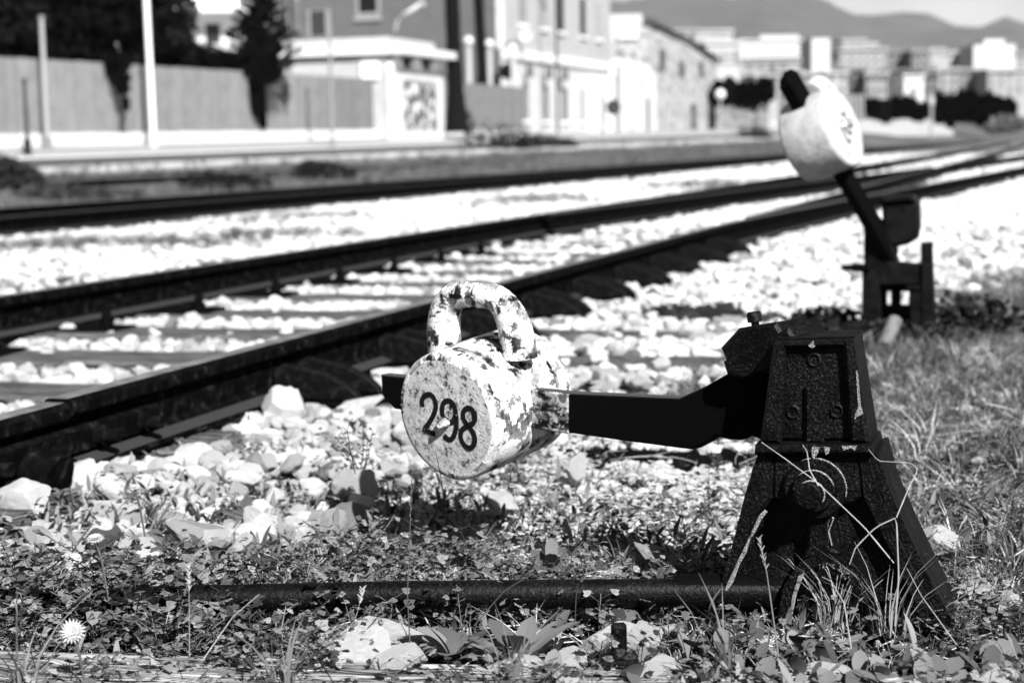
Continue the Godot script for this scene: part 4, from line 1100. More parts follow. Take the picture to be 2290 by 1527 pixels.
func make_town():
	town_house(Vector3(-38.586, 7.721, -189.796), 3.74, 3.66, 9.0, 0.75, 1, 5, 0.25, "white town building with a row of tall grey bays right above the ruin", 1)
	town_house(Vector3(-45.870, 12.417, -262.327), 9.47, 3.30, 9.0, 0.80, 0, 0, 0.10, "long white slab building with a storey under it painted dark as shade", 2)
	town_house(Vector3(-47.164, 16.341, -278.321), 6.44, 1.23, 9.0, 0.82, 0, 0, 0.10, "white stepped rooftop block above the long slab building", 3)
	town_house(Vector3(-38.338, 7.824, -216.471), 8.58, 2.56, 9.0, 0.50, 2, 6, 0.35, "pale low terrace of houses below the long slab building", 0)
	town_house(Vector3(-33.265, 9.638, -229.045), 2.45, 4.28, 9.0, 0.85, 0, 0, 0.10, "blank bright white tower block standing above the raised counterweight", 3)
	town_house(Vector3(-31.841, 9.725, -232.728), 1.33, 3.19, 9.0, 0.30, 1, 1, 0.02, "narrow grey house with one dark slit beside the white tower block", 0)
	town_house(Vector3(-29.701, 9.882, -246.230), 6.64, 3.17, 9.0, 0.55, 3, 6, 0.16, "wide house front with three rows of windows right of the white tower block", 0)
	town_house(Vector3(-32.391, 13.464, -256.393), 3.32, 1.45, 9.0, 0.60, 1, 3, 0.25, "pale upper storey set back above the wide house front", 0)
	town_house(Vector3(-30.562, 13.541, -262.338), 1.83, 1.08, 9.0, 0.72, 1, 2, 0.30, "small pale gable house above the wide house front's right half", 0)
	town_house(Vector3(-25.903, 10.441, -258.217), 3.72, 2.64, 9.0, 0.36, 2, 4, 0.06, "grey house under a round roof tank, left of the footbridge", 0)
	town_house(Vector3(-22.357, 10.059, -254.056), 2.74, 2.85, 9.0, 0.45, 2, 3, 0.04, "patchy grey house with dark openings behind the footbridge", 0)
	town_house(Vector3(-20.709, 10.288, -262.084), 2.01, 3.19, 9.0, 0.62, 2, 2, 0.25, "pale narrow house at the right end of the footbridge", 0)
	town_house(Vector3(-19.485, 11.448, -292.410), 5.21, 2.96, 9.0, 0.66, 2, 4, 0.40, "pale low wing stepping up towards the big white block on the right", 0)
	town_house(Vector3(-13.485, 11.106, -283.770), 6.75, 3.99, 9.0, 0.85, 0, 0, 0.10, "largest bright white block on the right under the hills", 3)
	town_house(Vector3(-13.817, 15.223, -289.483), 3.36, 1.02, 9.0, 0.85, 0, 0, 0.10, "white rooftop storey on top of the largest white block", 3)
	town_house(Vector3(-8.988, 10.739, -285.248), 2.73, 2.85, 9.0, 0.50, 2, 3, 0.15, "grey house at the photo's right edge beside the largest white block", 0)
	town_house(Vector3(-23.538, 4.885, -173.282), 2.03, 2.16, 9.0, 0.62, 2, 2, 0.10, "pale house behind the raised counterweight's right edge, first of the row above the hedges", 0)
	town_house(Vector3(-21.908, 4.901, -175.963), 1.97, 2.54, 9.0, 0.22, 3, 2, 0.04, "dark grey narrow house second in the row above the hedges", 0)
	town_house(Vector3(-19.723, 4.726, -174.555), 2.12, 2.16, 9.0, 0.50, 2, 3, 0.05, "mid grey house with wide dark openings left of the white hut", 1)
	town_house(Vector3(-18.303, 4.834, -179.302), 1.80, 2.53, 9.0, 0.20, 3, 2, 0.03, "dark house directly left of the white hut", 0)
	town_house(Vector3(-14.946, 4.795, -181.498), 1.58, 2.31, 9.0, 0.26, 2, 2, 0.03, "dark grey house directly right of the white hut", 1)
	town_house(Vector3(-13.498, 4.883, -185.189), 1.99, 2.63, 9.0, 0.52, 3, 2, 0.04, "taller pale house two doors right of the white hut", 0)
	town_house(Vector3(-11.411, 5.785, -193.450), 3.69, 1.95, 9.0, 0.42, 2, 5, 0.15, "pale grey houses above the tall black hedge", 0)
	town_house(Vector3(-7.346, 4.911, -189.403), 4.79, 2.47, 9.0, 0.55, 3, 5, 0.30, "pale houses above the bank at the photo's right edge", 0)
	town_house(Vector3(-31.131, 5.045, -176.045), 2.42, 2.03, 9.0, 0.58, 2, 3, 0.12, "pale house just left of the raised lever's tip", 0)
	town_house(Vector3(-29.287, 5.078, -179.863), 2.56, 2.54, 9.0, 0.34, 2, 2, 0.06, "grey house hidden behind the raised lever", 0)
	town_house(Vector3(-26.563, 4.984, -178.648), 2.53, 2.23, 9.0, 0.60, 2, 3, 0.10, "pale house hidden behind the raised counterweight", 1)
	town_house(Vector3(-59.219, 13.347, -257.918), 5.53, 4.12, 9.0, 0.55, 2, 4, 0.20, "pale house above the ruin's sloping roof edge", 0)
	town_house(Vector3(-56.092, 15.592, -269.887), 5.74, 2.42, 9.0, 0.66, 2, 5, 0.30, "pale flats below the hill, left end of the town", 0)
	# viaduct-like long railing, hedge-side wall and fence posts
	var b := thing("footbridge", "long dark railing of a footbridge crossing in front of the town houses", "bridge", Vector3(-20.933, 9.600, -238.535), 0.327)
	var s := Shape.new(); s.color(0.10)
	s.box(Vector3(0, 0, 0), Vector3(9.5, 0.45, 1.2))
	part("deck", s.done(), mats.flat, b)
	for k in 14:
		s = Shape.new(); s.color(0.16)
		s.box(Vector3(-4.5 + k * 0.7, -1.3, 0.4), Vector3(0.14, 2.4, 0.14))
		part("post", s.done(), mats.flat, b)
	var hut := thing("signal_hut", "small white hut with a dark doorway among the black hedges on the right", "building", Vector3(-14.236, 3.707, -155.026), 0.327)
	wall_box("wall", hut, -0.9, 0.9, -1.0, 2.25, -2.0, 0.0, 0.5)
	wall_box("doorway", hut, -0.28, 0.18, 0.0, 1.25, 0.0, 0.03, 0.12, mats.flat)
	wall_box("roof", hut, -1.05, 1.05, 2.25, 2.42, -2.2, 0.2, 0.6)
	var wl := thing("low_wall", "low pale wall running along below the black hedges on the right", "wall", Vector3(-17.303, 1.577, -143.092), 0.0)
	s = Shape.new(); s.color(0.34)
	s.prism([Vector2(-14, -0.9), Vector2(7.5, -0.9), Vector2(7.5, 0.32), Vector2(-14, 0.42)], 0.4, Transform3D(Basis(Vector3.UP, 0.30), Vector3.ZERO))
	part("wall", s.done(), mats.plaster, wl)
	s = Shape.new(); s.color(0.5)
	s.box(Vector3(-3.2, 0.42, 0.95), Vector3(21, 0.1, 0.5), Basis(Vector3.UP, 0.30))
	part("coping", s.done(), mats.plaster, wl)
	var pf := thing("slat_fence", "grey fence of upright slats just right of the raised counterweight", "fence", Vector3(-15.508, 1.987, -122.489), 0.327)
	for k in 11:
		s = Shape.new(); s.color(0.16 if k % 2 else 0.26)
		s.box(Vector3(-0.85 + k * 0.16, 0.75, 0), Vector3(0.1, 1.9, 0.08))
		part("slat", s.done(), mats.flat, pf)
	s = Shape.new(); s.color(0.2)
	s.box(Vector3(0, 1.5, -0.07), Vector3(1.9, 0.12, 0.06)); s.box(Vector3(0, 0.2, -0.07), Vector3(1.9, 0.12, 0.06))
	part("rail_bar", s.done(), mats.flat, pf)
	var yd := thing("low_wall", "grey yard wall below the black hedge between ruin and raised counterweight", "wall", Vector3(-22.616, 1.694, -117.918), 0.327)
	s = Shape.new(); s.color(0.22)
	s.box(Vector3(0, 0.3, 0), Vector3(3.7, 1.9, 0.3), Basis.IDENTITY, 0.03)
	part("wall", s.done(), mats.old_plaster, yd)
	var gl := thing("street_lamp", "round white globe lamp in front of the black hedge beside the ruin", "street lamp", Vector3(-22.002, 1.425, -107.462))
	s = Shape.new(); s.color(0.3)
	s.tube([Vector3(0, -0.5, 0), Vector3(0, 1.75, 0)], [0.06, 0.05], 8)
	part("column", s.done(), mats.flat, gl)
	s = Shape.new()
	s.lathe([Vector2(0, -0.34), Vector2(0.2, -0.27), Vector2(0.32, -0.1), Vector2(0.34, 0.05), Vector2(0.25, 0.22), Vector2(0.12, 0.31), Vector2(0, 0.34)], 16, Transform3D(Basis(Vector3.RIGHT, -PI / 2), Vector3(0, 2.1, 0)))
	part("globe", s.done(), mats.lamp_glass, gl)
	var sig := thing("signal_post", "thin pale post between the two black hedges on the right", "post", Vector3(-9.320, 0.998, -113.833))
	s = Shape.new(); s.color(0.26)
	s.tube([Vector3(0, -0.5, 0), Vector3(0, 2.6, 0)], [0.10, 0.09], 8)
	part("shaft", s.done(), mats.flat, sig)
	s = Shape.new(); s.color(0.4)
	s.box(Vector3(0, 1.9, 0), Vector3(0.34, 0.5, 0.3), Basis.IDENTITY, 0.05)
	part("head", s.done(), mats.flat, sig)

func foliage(called: String, label: String, cat: String, at: Vector3, lobes: Array, tone: float, size: float, group := "", trunk := 0.0, droop := 0.0) -> Node3D:
	var o := thing(called, label, cat, at, 0.0, group)
	var s := Shape.new()
	for q in lobes:
		s.color(tone * rng.randf_range(0.7, 1.4))
		cloud(s, rng, q[0], q[1], q[2], size, droop)
	part("crown" if trunk > 0.0 else "foliage", s.done(), mats.dark_leaf, o)
	if trunk > 0.0:
		var t := Shape.new()
		t.tube([Vector3(0, -0.4, 0), Vector3(0.05, lobes[0][0].y * 0.5, 0), lobes[0][0]], [trunk, trunk * 0.8, trunk * 0.3], 9)
		for q in lobes.slice(1):
			t.tube([Vector3(0.05, lobes[0][0].y * 0.5, 0), q[0]], [trunk * 0.45, trunk * 0.15], 6)
		part("trunk", t.done(), mats.bark, o)
	return o

func make_trees():
	# places in metres behind the fence at x = -22.1
	var t := Vector3(-24.500, 2.945, -37.045)
	t.y = 1.0
	foliage("evergreen_tree", "huge near black evergreen filling the photo's upper left corner above the fence", "tree", t, [
		[Vector3(0, 3.6, 0), Vector3(2.0, 2.0, 2.6), 6000], [Vector3(-0.6, 3.0, 2.4), Vector3(1.7, 1.9, 2.0), 4000], [Vector3(0.8, 3.2, -2.6), Vector3(1.5, 1.5, 1.8), 3600], [Vector3(0.6, 4.6, -2.4), Vector3(1.5, 1.4, 2.0), 2400], [Vector3(-0.2, 1.9, 0.6), Vector3(1.5, 1.3, 3.2), 4200], [Vector3(0.3, 5.4, 0), Vector3(1.8, 1.5, 2.8), 2600]], 0.006, 0.26, "", 0.22, 0.4)
	foliage("hanging_branch", "dark drooping branch hanging over the fence from the big evergreen, left of the white mast", "branch", Vector3(-21.800, 2.420, -35.393), [
		[Vector3(-0.05, 0.25, 0), Vector3(0.42, 0.30, 0.3), 700], [Vector3(0.05, -0.08, 0), Vector3(0.26, 0.28, 0.2), 420], [Vector3(0.12, -0.36, 0), Vector3(0.17, 0.14, 0.15), 170], [Vector3(0.20, -0.72, 0), Vector3(0.09, 0.16, 0.08), 130]], 0.006, 0.13, "", 0.0, 0.8)
	t = Vector3(-24.600, 3.113, -44.029)
	t.y = 1.1
	foliage("broadleaf_tree", "dark bushy tree between the white mast and the conifer, before the white flats", "tree", t, [
		[Vector3(0, 1.95, 0), Vector3(1.2, 0.62, 1.3), 2600], [Vector3(-0.4, 1.9, 1.8), Vector3(0.9, 0.75, 1.0), 1800], [Vector3(0.3, 1.75, -2.2), Vector3(1.0, 0.65, 1.5), 2300], [Vector3(0.2, 1.2, -0.6), Vector3(0.9, 0.7, 3.6), 4000]], 0.006, 0.2, "", 0.14)
	# conifer: whorls of long drooping branches
	var c := thing("conifer", "spiky black conifer whose branches reach over the fence and its lower shoots hang before it", "tree", Vector3(-21.950, 2.366, -42.900))
	var s := Shape.new(); s.color(0.012)
	s.tube([Vector3(0, -1.2, -0.3), Vector3(0, 1.0, -0.3), Vector3(0, 4.2, -0.3)], [0.12, 0.10, 0.03], 8)
	part("trunk", s.done(), mats.bark, c)
	for k in 15:
		var y := 0.15 + k * 0.26
		var reach := 1.15 * (1.0 - 0.05 * k) * rng.randf_range(0.75, 1.15)
		var br := Shape.new()
		br.color(rng.randf_range(0.004, 0.009))
		for j in 7:
			var a := j * TAU / 7 + k * 0.7
			var d := Vector3(cos(a), 0.42, sin(a)).normalized()
			var prev := Vector3(0, y, -0.3)
			for i in 16:
				var tt := i / 15.0
				var p := Vector3(0, y, -0.3) + d * reach * tt + Vector3.UP * 0.10 * tt * tt
				cloud(br, rng, p, Vector3.ONE * (0.12 * (1.1 - tt) + 0.03), 7, 0.15)
				prev = p
		part("branch", br.done(), mats.dark_leaf, c)
	s = Shape.new(); s.color(0.006)
	cloud(s, rng, Vector3(-0.12, -0.25, 0.1), Vector3(0.36, 0.42, 0.25), 900, 0.14)
	cloud(s, rng, Vector3(-0.04, -0.62, 0.1), Vector3(0.20, 0.30, 0.2), 480, 0.12)
	cloud(s, rng, Vector3(0.0, 0.35, 0.0), Vector3(0.75, 0.40, 0.7), 1500, 0.15)
	cloud(s, rng, Vector3(0.0, 0.95, -0.3), Vector3(0.5, 0.8, 0.5), 1300, 0.15)
	part("lower_shoots", s.done(), mats.dark_leaf, c)
	# palms
	for q in [[Vector3(-21.000, 1.247, -56.312), 0.25, 0.22, 0.42, "thick black palm trunk with a flared foot, between kiosk and station", 8.0], [Vector3(-23.000, 1.286, -64.948), 0.20, 0.21, 0.24, "second thinner palm trunk leaning right beside the globe lamps", 8.0]]:
		var o := thing("palm_tree", q[4], "palm", q[0])
		var p := Shape.new(); p.color(1.0)
		var pts := []; var rr := []
		for k in 46:
			var y: float = -0.2 + k * q[5] / 45.0
			pts.append(Vector3((-0.02 if q[1] > 0.22 else -0.035) * y, y, 0))
			rr.append((q[1] + (q[3] - q[1]) * exp(-maxf(y, 0.0) * 1.1)) * (1.0 + 0.10 * (k % 2) + rng.randf_range(-0.05, 0.05)))
		p.tube(pts, rr, 12)
		part("trunk", p.done(), mats.bark, o)
		for k in 14:
			var fr := Shape.new(); fr.color(0.02)
			var a := k * TAU / 14
			var d := Vector3(cos(a), 0.6 - 0.4 * (k % 3), sin(a)).normalized()
			for i in 14:
				var tt := i / 13.0
				var pp: Vector3 = pts[-1] + d * 2.2 * tt + Vector3.DOWN * 1.2 * tt * tt
				var side := d.cross(Vector3.UP).normalized()
				for sg in [-1.0, 1.0]:
					fr.tri(pp, pp + d * 0.1, pp + (side * sg + d * 0.6 + Vector3.DOWN * 0.4) * 0.55 * (1.05 - tt))
			part("frond", fr.done(), mats.dark_leaf, o)
	foliage("shrub", "dark shrub with a pale gap behind the second palm trunk, above the boards", "shrub", Vector3(-25.000, 3.410, -71.011), [[Vector3(0, 0, 0), Vector3(0.5, 0.45, 0.5), 700], [Vector3(0.6, 0.4, -0.9), Vector3(0.4, 0.35, 0.4), 350]], 0.012, 0.2)
	foliage("shrub", "small weeds growing round the foot of the thick palm trunk", "shrub", Vector3(-20.900, 1.216, -57.143), [[Vector3(0, 0.2, 0), Vector3(0.22, 0.5, 0.25), 260]], 0.10, 0.16)
	foliage("climber", "thin grey climber hanging down the fence right of the conifer", "plant", Vector3(-21.900, 2.283, -44.623), [[Vector3(0, 0.0, 0), Vector3(0.10, 0.22, 0.1), 90], [Vector3(0.02, -0.25, 0), Vector3(0.09, 0.2, 0.1), 60]], 0.08, 0.12)
	# black hedges by the town
	var hi := 0
	for q in [[Vector3(-22.641, 2.878, -118.056), 1.9, 1.75, "black rounded hedge between the ruined building and the raised counterweight", 2600, 0.3], [Vector3(-14.152, 1.935, -131.447), 2.0, 1.55, "long black hedge right of the raised counterweight, under the white hut", 2600, 0.0], [Vector3(-11.933, 1.928, -136.451), 1.2, 1.3, "small black hedge joining the long hedge under the white hut", 1300, 0.0], [Vector3(-8.182, 1.505, -124.912), 1.75, 2.05, "tall black hedge at the right, right of the thin pale post", 2800, 0.0], [Vector3(-6.430, 1.826, -129.798), 1.6, 1.6, "black hedge tapering off towards the photo's right edge", 2000, 0.0]]:
		var lob := []
		for k in 5:
			lob.append([Vector3((k - 2) * q[1] * 0.42, q[2] * (0.52 + 0.12 * sin(k * 1.9 + hi)), 0.32 * (k - 2) * -0.3), Vector3(q[1] * 0.36, q[2] * 0.56, 0.8), int(q[4] / 2.0)])
		foliage("hedge", q[3], "hedge", q[0], lob, 0.003, 0.34, "black hedges by the town")
		hi += 1
	foliage("shrub", "grey scrubby bush on the bank at the photo's right edge", "shrub", Vector3(-3.591, 1.017, -94.514), [[Vector3(0, 0.2, 0), Vector3(1.2, 0.5, 0.8), 900], [Vector3(-0.7, 0.0, 0.4), Vector3(0.8, 0.35, 0.6), 500]], 0.10, 0.2)
	foliage("weed_clump", "dark weeds round the foot of the farther switch stand", "weed", Vector3(-0.50, 0.0, -5.12), [[Vector3(-0.22, 0.03, 0), Vector3(0.16, 0.06, 0.10), 700], [Vector3(0.20, 0.04, -0.05), Vector3(0.16, 0.09, 0.10), 800], [Vector3(0.0, 0.02, 0.16), Vector3(0.22, 0.05, 0.06), 500]], 0.02, 0.03)
	# weeds in the overgrown yard before the platform
	for q in [[Vector3(-13.200, 0.275, -18.564), 0.35, 0.32, "dark bush at the photo's left edge before the platform", 0.03], [Vector3(-11.600, 0.192, -17.552), 0.6, 0.10, "low dark weed clump on the third track near the left edge", 0.03], [Vector3(-11.400, 0.093, -20.959), 0.55, 0.17, "dark weed clump on the third track below the spiky conifer", 0.02], [Vector3(-12.200, 0.070, -25.935), 0.45, 0.22, "round dark weed on the third track below the slender grey pole", 0.02], [Vector3(-17.300, 0.191, -49.843), 1.15, 0.6, "large black weed mound against the platform kerb below the globe lamps", 0.012], [Vector3(-17.200, 0.131, -54.382), 0.9, 0.3, "lower dark weed mound right of the large black one", 0.02], [Vector3(-17.000, 0.473, -91.182), 1.0, 0.5, "small dark bush by the tracks left of the raised counterweight", 0.02]]:
		q[0].y = ground_y(q[0].x, q[0].z)
		foliage("weed_clump", q[3], "weed", q[0], [[Vector3(0, q[2] * 0.4, 0), Vector3(q[1], q[2], q[1]), 800], [Vector3(q[1] * 0.5, q[2] * 0.3, -q[1] * 0.6), Vector3(q[1] * 0.7, q[2] * 0.7, q[1] * 0.7), 400]], q[4], 0.12, "weed clumps in the yard")

func make_rocks():
	var meshes := []
	for k in 8: meshes.append(rock_mesh(100 + k, 3, rng.randf_range(0.75, 0.95), 15))
	var i := 0
	for q in [
		[Vector3(-0.518, 0.000, -1.914), 0.050, 0.62, "grey banded flat rock, the widest of those under the throw rod"],
		[Vector3(-0.488, 0.005, -1.900), 0.030, 0.9, "pale rock leaning on the right end of the wide banded rock"],
		[Vector3(-0.609, 0.000, -1.890), 0.030, 0.85, "pale creased rock left of the wide banded rock"],
		[Vector3(-0.549, 0.000, -1.823), 0.029, 0.95, "white speckled rock just left of the black bolt head"],
		[Vector3(-0.604, 0.000, -1.811), 0.036, 0.45, "flat white rock lying left of the white speckled one"],
		[Vector3(-0.804, 0.000, -1.780), 0.060, 0.62, "broad white rock on the grey timber at bottom centre left"],
		[Vector3(-0.739, 0.000, -1.770), 0.052, 0.5, "second white rock right of the broad one on the timber"],
		[Vector3(-0.783, 0.010, -1.827), 0.052, 0.55, "veined grey rock shaded under the throw rod, left of centre"],
		[Vector3(-0.445, 0.000, -1.830), 0.032, 0.7, "white rock right of the black bolt head"],
		[Vector3(-0.448, 0.000, -1.790), 0.026, 0.7, "small white rock at the bottom edge below the bolt head"],
		[Vector3(-0.471, 0.000, -1.986), 0.026, 0.45, "small pale stone against the left foot of the near stand"],
		[Vector3(-1.668, 0.000, -2.360), 0.070, 1.0, "large white angular rock below the near rail at the left edge"],
		[Vector3(-1.694, 0.000, -2.563), 0.066, 1.0, "large rounded white rock against the foot of the joint"],
		[Vector3(-1.867, 0.000, -2.788), 0.036, 0.9, "white rock with a grey rim under the fishplate bolt"],
		[Vector3(-1.523, 0.000, -2.213), 0.045, 0.7, "white wedge shaped rock in front of the two large left rocks"],
		[Vector3(-1.513, 0.000, -2.381), 0.062, 0.55, "low white slab rock among weeds at left"],
		[Vector3(-1.473, 0.000, -2.135), 0.060, 0.5, "white rock half buried in leaves at far left"],
		[Vector3(-1.660, 0.000, -3.329), 0.075, 0.95, "tall white block standing before the rail chairs"],
		[Vector3(-1.807, 0.020, -3.298), 0.046, 0.9, "white rock touching a chair rib under the near rail"],
		[Vector3(-1.754, 0.000, -3.308), 0.044, 0.8, "rounded white rock between the chair rib and the tall white block"],
		[Vector3(-1.779, 0.000, -3.152), 0.05, 0.7, "white rock right of the square bolt by the near rail"],
		[Vector3(-1.905, 0.000, -3.153), 0.058, 0.9, "grainy white rock left of the square bolt by the near rail"],
		[Vector3(-1.545, 0.010, -3.486), 0.07, 0.4, "flat grey plate of stone in front of the rail chairs"],
		[Vector3(-0.867, 0.000, -2.903), 0.040, 1.05, "lone white pointed rock in the grit behind the lever arm"],
		[Vector3(-0.913, 0.000, -2.621), 0.048, 0.6, "white rock in the counterweight's shadow"],
		[Vector3(-0.184, 0.000, -2.497), 0.045, 0.7, "white rock right of the near stand's flank"],
		[Vector3(-0.124, 0.000, -2.242), 0.042, 0.6, "white rock in the grass at the right edge, lower than its neighbour"],
		[Vector3(-0.229, 0.000, -3.772), 0.036, 0.7, "white stone in the grass on the right, level with the stand's housing"],
		[Vector3(-0.079, 0.000, -2.231), 0.030, 0.6, "pale stone at the right edge among grass"],
		[Vector3(-0.255, 0.000, -1.852), 0.034, 0.6, "white rock among broad leaves at the bottom right"],
		[Vector3(-0.074, 0.000, -1.878), 0.032, 0.6, "white rock at the bottom right corner"]]:
		var p: Vector3 = q[0]
		p.y += q[1] * q[2] * 0.35 - 0.012
		var o := single("rock", meshes[i % 8], mats.rock, q[3], "rock", p, "loose white rocks")
		o.transform.basis = Basis.from_euler(Vector3(rng.randf_range(-0.25, 0.25), rng.randf() * TAU, rng.randf_range(-0.25, 0.25))).scaled_local(Vector3(q[1] * 0.95, q[1] * q[2] * 0.95, q[1] * 0.8))
		i += 1

func make_ballast():
	var r := RandomNumberGenerator.new(); r.seed = 71
	var fine := [rock_mesh(201, 2, 0.8), rock_mesh(202, 2, 0.7), rock_mesh(203, 2, 0.85)]
	var places := [[], [], []]; var tones := [PackedFloat32Array(), PackedFloat32Array(), PackedFloat32Array()]
	var grit := []; var gt := PackedFloat32Array()
	var s := 1.9
	while s < 60.0:
		var step := 0.047 if s < 8.0 else (0.06 if s < 16.0 else 0.006 * s)
		var ex := minf(grass_edge(s), 1.2)
		var x := -6.95 - 0.011 * s
		while x < ex + 0.12:
			for layer in (2 if s < 8.0 else 1):
				var px := x + r.randf_range(-0.6, 0.6) * step
				var ps := s + r.randf_range(-0.6, 0.6) * step
				var u := px + 0.011 * ps
				var size := step * r.randf_range(0.40, 0.66)
				if s < 8.0: size = r.randf_range(0.017, 0.032) if r.randf() < 0.92 else r.randf_range(0.032, 0.042)
				if s >= 8.0: size = minf(size, 0.05)
				if absf(u + 1.74) < (0.042 if s < 3.4 and u > -1.74 else 0.075) or absf(u + 3.18) < 0.075: continue
				if s > 8.6 and (absf(px - turn_x(ps)) < 0.08 or absf(px - turn_x(ps) + 1.44) < 0.08): continue
				var y := 0.0
				if u > -3.9 and s < 11.0:
					var k := (ps - 0.119 * (px + 2.3) - 3.556) / 0.63
					var off := absf(k - round(k)) * 0.63
					if off < 0.128 and u < (-0.80 if round(k) > 0 else -1.5) and round(k) >= -2:
						if not (u > -1.5 and r.randf() < (0.8 if round(k) > 2 else 0.06)) and r.randf() < 0.985: continue
						y = 0.018
					else:
						y = -0.022 + 0.030 * smoothstep(0.10, 0.28, off)
					if u > -3.12 and u < -1.8: y -= 0.018
					if u > -1.95 and u < -1.4: y -= 0.012
				elif u < -3.3: y = ground_y(px, -ps) + 0.02
				if s > 11.0 and u > -3.3: y = -0.012
				if s > 16.0: y -= 0.02
				var patch := patches.get_noise_2d(px * 1.3, ps * 0.8)
				if u < -3.3 and patch > 0.22 and r.randf() < 0.75: continue
				if u > -1.35 and s < 3.2 and r.randf() < 0.35: continue
				if px > ex - 0.15 and r.randf() < 0.55: continue
				y += layer * r.randf_range(0.004, 0.020) + (r.randf_range(0.0, 0.02) if s > 8.0 else 0.0)
				var which := r.randi() % 3
				places[which].append(tumble(r, Vector3(px, y, -ps), size))
				tones[which].append(r.randf_range(0.40, 0.82) if r.randf() < 0.88 else r.randf_range(0.10, 0.36))
			x += step
		s += step
	var b := thing("ballast", "", "")
	b.remove_meta("label"); b.remove_meta("category"); b.set_meta("kind", "stuff")
	for k in 3: many("stones", fine[k], mats.ballast, places[k], tones[k], b)
	# small pale grit in the soil among the weeds
	for k in 26000:
		var px := -1.75 + 2.1 * r.randf()
		var ps := 1.55 + 4.2 * pow(r.randf(), 1.3)
		var n := patches.get_noise_2d(px * 9.0, ps * 9.0)
		var keep := 0.22 + 0.8 * smoothstep(-0.05, 0.3, n)
		if px > -1.3 and px < -0.35 and ps > 2.35 and ps < 3.3: keep = 1.0 if r.randf() < 0.8 else 0.0
		if px < -1.2 and ps > 2.0: keep = 0.9
		if ps < 2.15: keep *= 0.12
		if px > -0.45 and ps > 2.0: keep = 0.5 if n > 0.16 else 0.05
		elif ps > 3.3: keep *= 0.25
		if r.randf() > keep: continue
		grit.append(tumble(r, Vector3(px, ground_y(px, -ps) + 0.003, -ps), r.randf_range(0.006, 0.019) if px > -1.3 else r.randf_range(0.005, 0.013)))
		gt.append(r.randf_range(0.55, 0.9))
	many("grit", rock_mesh(301, 1, 0.7), mats.ballast, grit, gt)

